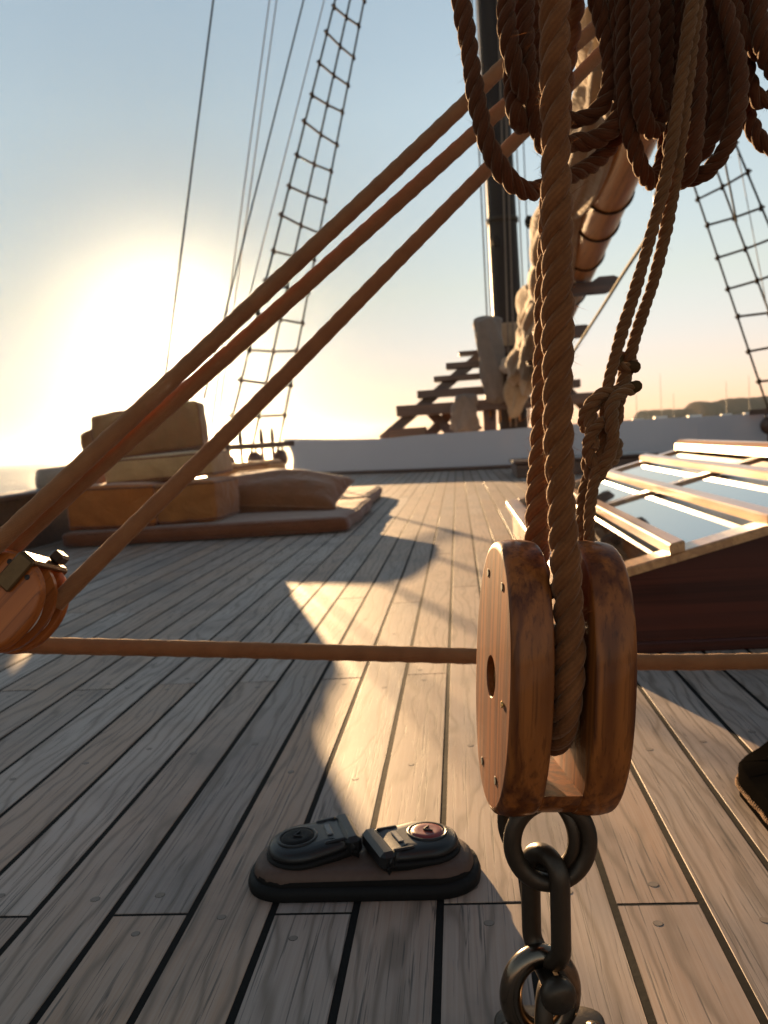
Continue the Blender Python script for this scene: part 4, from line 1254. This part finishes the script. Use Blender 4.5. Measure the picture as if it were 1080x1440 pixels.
BA, BB = P(752, 535, 14.9), P(918, 115, 4.2)
def boom():
    d = (BB-BA); Lb = np.linalg.norm(d); d /= Lb
    e = thing('boom', 'varnished boom sloping back from the mast with dark saddles beneath it', 'boom', BA)
    side = np.cross(d, (0, 0, 1)); side /= np.linalg.norm(side); up = np.cross(side, d)
    ss = np.linspace(0, Lb+.6, 40)
    mb = MB(); mb.tube(BA+d*ss[:, None], np.interp(ss, [0, 2, 8, 12], [.115, .13, .14, .14]), 28); mb.build('spar', M_BOOM, e)
    def band(s, r=.143, wdt=.012):
        m = MB(); m.tube(torus_path(BA+d*s, side, up, r, r, 36), wdt, 8, closed=True); return m
    for s in (6.6, 7.9, 8.7, 9.3):
        band(s, .147, .008).build('lashing', M_WIRE, e)
    for s in (3.4, 5.4, 7.5):
        c = BA+d*s-up*.17
        R3 = np.column_stack([side, d, up])
        mb = MB(); pr = [(-.30, 0, .03), (-.27, 0, -.05), (-.20, 0, -.075), (.20, 0, -.075), (.27, 0, -.05), (.30, 0, .03), (.26, 0, .05), (.14, 0, .05), (.08, 0, .015), (-.08, 0, .015), (-.14, 0, .05), (-.26, 0, .05)]
        mb.poly(np.array(pr) @ R3.T+c-d*.05, d*.11); mb.build('saddle', M_DARKWOOD, e)
    # furled sail along the top-left of the boom
    n, m = 260, 120
    A = np.zeros((n, m, 3))
    for i in range(n):
        s = .2+(Lb-.0)*i/(n-1)
        rb = np.interp(s, [0, 1.5, 4, 8, 11], [.34, .30, .25, .205, .185])
        c = BA+d*s+side*(.165+.03*math.sin(s*1.7))+up*(.10+.03*math.sin(s*2.3+1))
        lash = abs(math.sin(s*math.pi/1.5))**.35
        for j in range(m):
            a = 2*np.pi*j/m
            rr = rb*(.68+.32*lash)*(1+.15*math.sin(3*a+s*1.1)+.13*math.sin(7*a-s*1.3+.8*math.sin(s*1.9))+.06*math.sin(13*a+s*1.6)+.02*math.sin(29*a-s*3))
            A[i, j] = c+side*math.cos(a)*rr+up*math.sin(a)*rr*1.1
    mb = MB(); mb.grid(A, cv=True, flip=False)
    tag(mb.build('furled_sail', M_SAIL), 'cream canvas sail furled in lumps along the top of the boom', 'sail')
    # loose bunt hanging at the mast
    n, m = 60, 30; A = np.zeros((n, m, 3)); top = P(748, 462, 14.4); bot = P(722, 588, 14.6)
    for i in range(n):
        t = i/(n-1); c = top+(bot-top)*t
        for j in range(m):
            a = 2*np.pi*j/m; rr = (.19*math.sin(math.pi*min(1, t*.9+.1))**.6+.03)*(1+.25*math.sin(3*a+t*7)+.15*math.sin(5*a-t*11))
            A[i, j] = c+np.array([math.cos(a)*rr, math.sin(a)*rr*.6, 0])
    mb = MB(); mb.grid(A, cv=True)
    tag(mb.build('hanging_canvas', M_SAIL), 'loose crumpled canvas hanging at the foot of the mast', 'canvas')
    # a line slanting from under the boom and its hook block
    e2 = thing('boom_vang', 'small wooden block with iron hook hanging under the boom by a line', 'tackle', P(938, 285, 4.6))
    mb = MB(); mb.tube(spline([P(952, 225, 4.4), P(936, 282, 4.6), P(870, 395, 6.0), P(800, 505, 8.5)], .1), .012, 8); mb.build('line', M_WIRE, e2)
    mb = MB(); q = spline([P(936, 262, 4.55), P(932, 275, 4.55), P(928, 290, 4.55)], .01); t = np.linspace(0, 1, len(q)); mb.tube(q, .045*np.sin(np.pi*(.1+.8*t))**.6, 16); mb.build('shell', M_DARKWOOD, e2)
    mb = MB(); mb.tube(spline([P(946, 262, 4.55), P(950, 272, 4.55), P(944, 280, 4.55), P(938, 274, 4.55), P(941, 266, 4.55)], .004), .010, 8); mb.build('hook', M_WIRE, e2)
boom()

def lines():
    g = 'thin stays against the sky'
    def stay(a, b, r, label, mat=M_WIRE, grp=g):
        p, q = P(*a), P(*b); n = 24; t = np.linspace(0, 1, n)[:, None]
        A = p+(q-p)*t
        mb = MB(); mb.tube(A, r, 6)
        tag(mb.build('stay', mat), label, 'rigging line', grp)
    def ext(a, b, D0, D1, k=.35):
        """carry the line on beyond the top of the frame"""
        return (a[0]+(a[0]-b[0])*k, a[1]+(a[1]-b[1])*k, D0+(D0-D1)*k)
    def st(a, b, D0, D1, r, label, mat=M_WIRE):
        stay(ext(a, b, D0, D1), (b[0], b[1], D1), r, label, mat)
    st((300, 0), (222, 612), 9.6, 8.2, .011, 'leftmost thin stay, running down into the sun glare')
    st((379, 0), (296, 612), 11.2, 9.6, .0075, 'pale thin line, left one of the close pair left of the rope ladder', M_LINE)
    st((389, 0), (304, 612), 11.3, 9.7, .0075, 'pale thin line, right one of the close pair left of the rope ladder', M_LINE)
    st((427, 0), (287, 560), 11.0, 9.6, .0105, 'dark stay slanting between the pale pair and the rope ladder')
    st((456, 0), (350, 420), 12.0, 10.6, .0075, 'pale line running close along the left side of the port ladder', M_LINE)
    gm = 'halyards beside the mast'
    for x0, x1, r, mat, lab in ((668, 692, .014, M_WIRE, 'outermost halyard left of the mast'), (674, 697, .010, M_LINE, 'pale halyard second from the left by the mast'), (681, 702, .014, M_WIRE, 'dark halyard just left of the mast'), (722, 744, .012, M_LINE, 'pale halyard just right of the mast'), (733, 753, .010, M_WIRE, 'dark halyard right of the mast beside the thick rope')):
        stay((x0-14, -200, 15.1), (x1, 596, 15.1), r, lab, mat, gm)
    stay((694, -200, 15.25), (718, 600, 15.25), .016, 'pale rope running down the face of the mast', M_LINE, gm)
    stay((700, -200, 15.25), (726, 600, 15.25), .014, 'second pale rope down the face of the mast', M_LINE, gm)
    stay((822, -120, 8.0), (850, 300, 8.0), .010, 'dark stay between the thick rope and the middle coil')
    stay((800, -60, 12.0), (880, 210, 11.0), .008, 'pale line slanting behind the middle coil', M_LINE)
    stay((1006, 160, 8.0), (1036, 312, 8.0), .009, 'short loose rope end hanging across the starboard ladder')
    stay((1020, 120, 12.6), (1095, 520, 11.6), .006, 'pale thin line beside the starboard rope ladder', M_LINE)
    # blocks on halyards
    for (px, py, D, lab) in ((744, 312, 15.0, 'small block hanging from a halyard right of the mast'), (698, 340, 15.0, 'small block and hook on the halyard left of the mast')):
        c = P(px, py, D); mb = MB(); z = np.linspace(-.1, .1, 12)
        mb.tube(np.column_stack([np.full(12, c[0]), np.full(12, c[1]), c[2]+z]), .075*np.sin(np.pi*(.08+.84*(z+.1)/.2))**.5, 14)
        tag(mb.build('halyard_block', M_WIRE), lab, 'pulley block')
lines()

# ------------------------------------------------------------------ shroud ladders
def ladder(side, label, rail_label):
    mx = MAST[0]
    def X(x): return x if side < 0 else 2*mx-x-.30
    xb = -2.92 if side < 0 else -2.78
    base = [np.array([X(xx), yy, .64]) for xx, yy in ((-3.08, 11.2), (-2.85, 11.8), (-2.60, 12.4))]
    top = [np.array([mx+side*.15, MAST[1]+dy, 15.6]) for dy in (-.1, .0, .1)]
    e = thing('rope_ladder', label, 'rope ladder', (X(xb), 11.8, 0), 'shroud ladders up to the mast')
    for b, t in zip(base, top):
        mb = MB(); u = np.linspace(-.012, 1, 40)[:, None]; mb.tube(b+(t-b)*u, .0155, 8); mb.build('shroud', M_WIRE, e)
    z = 1.02; k = 0
    while z < 12.5:
        mb = MB(); pts = [b+(t-b)*((z-b[2])/(t[2]-b[2])) for b, t in zip(base, top)]
        d = (pts[2]-pts[0])/np.linalg.norm(pts[2]-pts[0]); j = .03*math.sin(k*2.3)
        q = [pts[0]-d*.06+np.array([0, 0, j]), pts[0]+np.array([0, 0, j]), pts[1]-np.array([0, 0, .012]), pts[2]-np.array([0, 0, j]), pts[2]+d*.05-np.array([0, 0, j])]
        mb.tube(q, .017, 8)
        for p_ in (q[1], q[2], q[3]):    # seizing
            mb.tube([p_-np.array([0, 0, .04]), p_, p_+np.array([0, 0, .04])], .026, 8)
        mb.build('rung', M_RUNG, e)
        z += .455; k += 1
    # pin rail, pins and deadeyes
    b0 = np.array([-3.12, 11.05]); b1 = np.array([-2.56, 12.55])
    def R(t, off=0.0): q = b0+(b1-b0)*t; return np.array([X(q[0]+off), q[1]])
    mb = MB(); p = [R(-.1, -.08), R(1.08, -.08), R(1.08, .08), R(-.1, .08)]
    mb.poly(np.array([(q[0], q[1], .56) for q in p]), (0, 0, .075))
    mb.build('pin_rail', M_DARKWOOD, e)
    for t in (.12, .3, .62, .8):
        q = R(t); mb = MB(); zz = np.array([.30, .42, .555, .64, .67, .80, .85])
        mb.tube(np.column_stack([np.full(7, q[0]), np.full(7, q[1]), zz]), [.014, .02, .02, .024, .034, .026, .006], 8); mb.build('belaying_pin', M_DARKWOOD, e)
    for b in base:
        mb = MB(); c = np.array([b[0], b[1], .40]); t = np.linspace(0, 2*np.pi, 24, endpoint=False)
        A = np.array([[c+np.array([r*math.cos(a), w, r*1.15*math.sin(a)]) for a in t] for w, r in ((-.055, .005), (-.055, .085), (-.03, .105), (.03, .105), (.055, .085), (.055, .005))])
        mb.grid(A, cv=True)
        mb.tube([c+np.array([-.04, 0, .08]), c+np.array([-.02, 0, .19])], .014, 6); mb.tube([c+np.array([.04, 0, .08]), c+np.array([.02, 0, .19])], .014, 6)
        mb.tube([c+np.array([0, 0, -.10]), c+np.array([0, 0, -.40])], .02, 6)
        mb.build('deadeye', M_DARKWOOD, e)
ladder(-1, 'tarred rope ladder with wooden rungs climbing from the port rail, left of the diagonal ropes', '')
ladder(1, 'tarred rope ladder at the right edge, seen below the hanging coils', '')

# ------------------------------------------------------------------ stepped timber stand and canvas bundles
def stand():
    D = 15.0
    e = thing('stepped_stand', 'dark stepped timber stand narrowing upward in front of the mast', 'timber stand', P(690, 612, D)*np.array([1, 1, 0])+np.array([0, 0, 0]))
    tr = [(558, 576, 838, 562, 15), (587, 553, 815, 542, 11), (610, 532, 790, 523, 8), (627, 514, 772, 507, 9), (645, 497, 756, 491, 6)]
    for k, (xa, ya, xb, yb, th) in enumerate(tr):
        a = P(xa, ya, D+.12*k); b = P(xb, yb, D+.12*k); h = th/1200*D
        zc = (a[2]+b[2])/2
        mb = MB(); mb.box((a[0], a[1]-.16, zc-h/2), (b[0], a[1]+.16, zc+h/2), .012); mb.build('tread', M_DARKWOOD, e)
    for (p, q, w) in (((537, 619), (692, 486), .085), ((852, 603), (730, 482), .085), ((640, 615), (604, 578), .09), ((600, 616), (632, 582), .09), ((690, 610), (690, 495), .10)):
        a = P(*p, D+.1); b = P(*q, D+.35); d = b-a; L = np.linalg.norm(d); d /= L
        s = np.cross(d, (0, 1, 0)); s /= np.linalg.norm(s); n = np.cross(s, d)
        mb = MB(); mb.box((-w, -.05, 0), (w, .05, L), .01, rot=np.column_stack([s, n, d]), at=a); mb.build('stringer', M_DARKWOOD, e)
    a = P(548, 612, D-.1); b = P(600, 600, D-.1)
    mb = MB(); mb.box((a[0], a[1]-.1, a[2]-.12), (b[0], a[1]+.1, b[2]), .02); mb.build('foot_block', M_DARKWOOD, e)
    def bundle(name, label, top, bot, r0, r1, mat, Dd, seed):
        n, m = 60, 36; A = np.zeros((n, m, 3)); t0, b0 = P(*top, Dd), P(*bot, Dd)
        for i in range(n):
            t = i/(n-1); c = t0+(b0-t0)*t; r = (r0+(r1-r0)*t)*min(1, (t*(1-t)*22)**.5+.05)
            for j in range(m):
                a = 2*np.pi*j/m
                rr = r*(1+.16*math.sin(3*a+t*5+seed)+.10*math.sin(6*a-t*9+seed*2)+.06*math.sin(11*a+t*14))
                A[i, j] = c+np.array([math.cos(a)*rr, math.sin(a)*rr*.7, .03*math.sin(4*a+seed)])
        mb = MB(); mb.grid(A, cv=True)
        tag(mb.build(name, mat), label, 'canvas')
    bundle('canvas_bundle', 'pale canvas bundle tied up beside the halyards left of the mast', (682, 446), (699, 566), .23, .16, M_CANVAS, 14.75, .4)
    bundle('canvas_bag', 'grey canvas bag hanging from the lowest tread of the stepped stand', (654, 556), (655, 608), .17, .24, M_CANVAS, 14.6, 2.2)
stand()

# ------------------------------------------------------------------ distant boats
def boats():
    hullm = mat_simple('far_hull', (.62, .60, .58), .5); dk = mat_simple('far_dark_hull', (.06, .05, .05), .6)
    def boat(px, py, D, L, dark, masts, label):
        c = P(px, py, D); c[2] = SEA
        e = thing('sailing_boat', label, 'boat', c, 'boats at anchor far off')
        n = 20; A = []
        for k in range(n):
            t = k/(n-1); w = L*.14*math.sin(math.pi*min(1, .12+.88*t)**.8)**.7+.05; x = (t-.5)*L
            A.append([c+np.array([x, -w, L*.11+.02*L*abs(t-.5)]), c+np.array([x, -w*.7, .3]), c+np.array([x, 0, -.4]), c+np.array([x, w*.7, .3]), c+np.array([x, w, L*.11+.02*L*abs(t-.5)])])
        mb = MB(); mb.grid(np.array(A), cv=True); mb.build('boat_hull', dk if dark else hullm, e)
        mb = MB(); mb.box((c[0]-L*.18, c[1]-L*.08, L*.11+SEA), (c[0]+L*.12, c[1]+L*.08, L*.17+SEA), .1); mb.build('cabin', hullm, e)
        for mx, mh in masts:
            mb = MB(); mb.tube([c+np.array([mx*L, 0, 0]), c+np.array([mx*L, 0, mh*.5]), c+np.array([mx*L, 0, mh])], [.16, .14, .08], 6); mb.build('boat_mast', dk, e)
    boat(898, 578, 420, 17, True, [(-.05, 16)], 'dark anchored sailing boat just right of the knotted line')
    boat(930, 577, 430, 20, True, [(.0, 24), (.3, 14)], 'dark two masted boat anchored left of the hill')
    boat(978, 576, 330, 16, False, [(.1, 5)], 'white motor boat moored below the hill')
    boat(1022, 572, 380, 14, True, [(.0, 16)], 'small masted boat moored in front of the hill top')
    boat(1054, 570, 380, 14, True, [(.0, 18)], 'small masted boat moored nearest the starboard ladder')
boats()

# ------------------------------------------------------------------ thin haze volume, added for glow and veil round the sun
def haze():
    mb = MB(); mb.box((-1150, -1150, SEA-3), (1150, 1150, 17.2), .01)
    m = bpy.data.materials.new('sun_glow_haze'); m.use_nodes = True; t = m.node_tree; t.nodes.clear()
    o = t.nodes.new('ShaderNodeOutputMaterial'); v = t.nodes.new('ShaderNodeVolumePrincipled')
    v.inputs['Color'].default_value = (.72, .86, 1.0, 1); v.inputs['Density'].default_value = 0.00011; v.inputs['Anisotropy'].default_value = 0.90
    t.links.new(v.outputs[0], o.inputs['Volume'])
    struct(mb.build('haze', m), 'stuff')
haze()
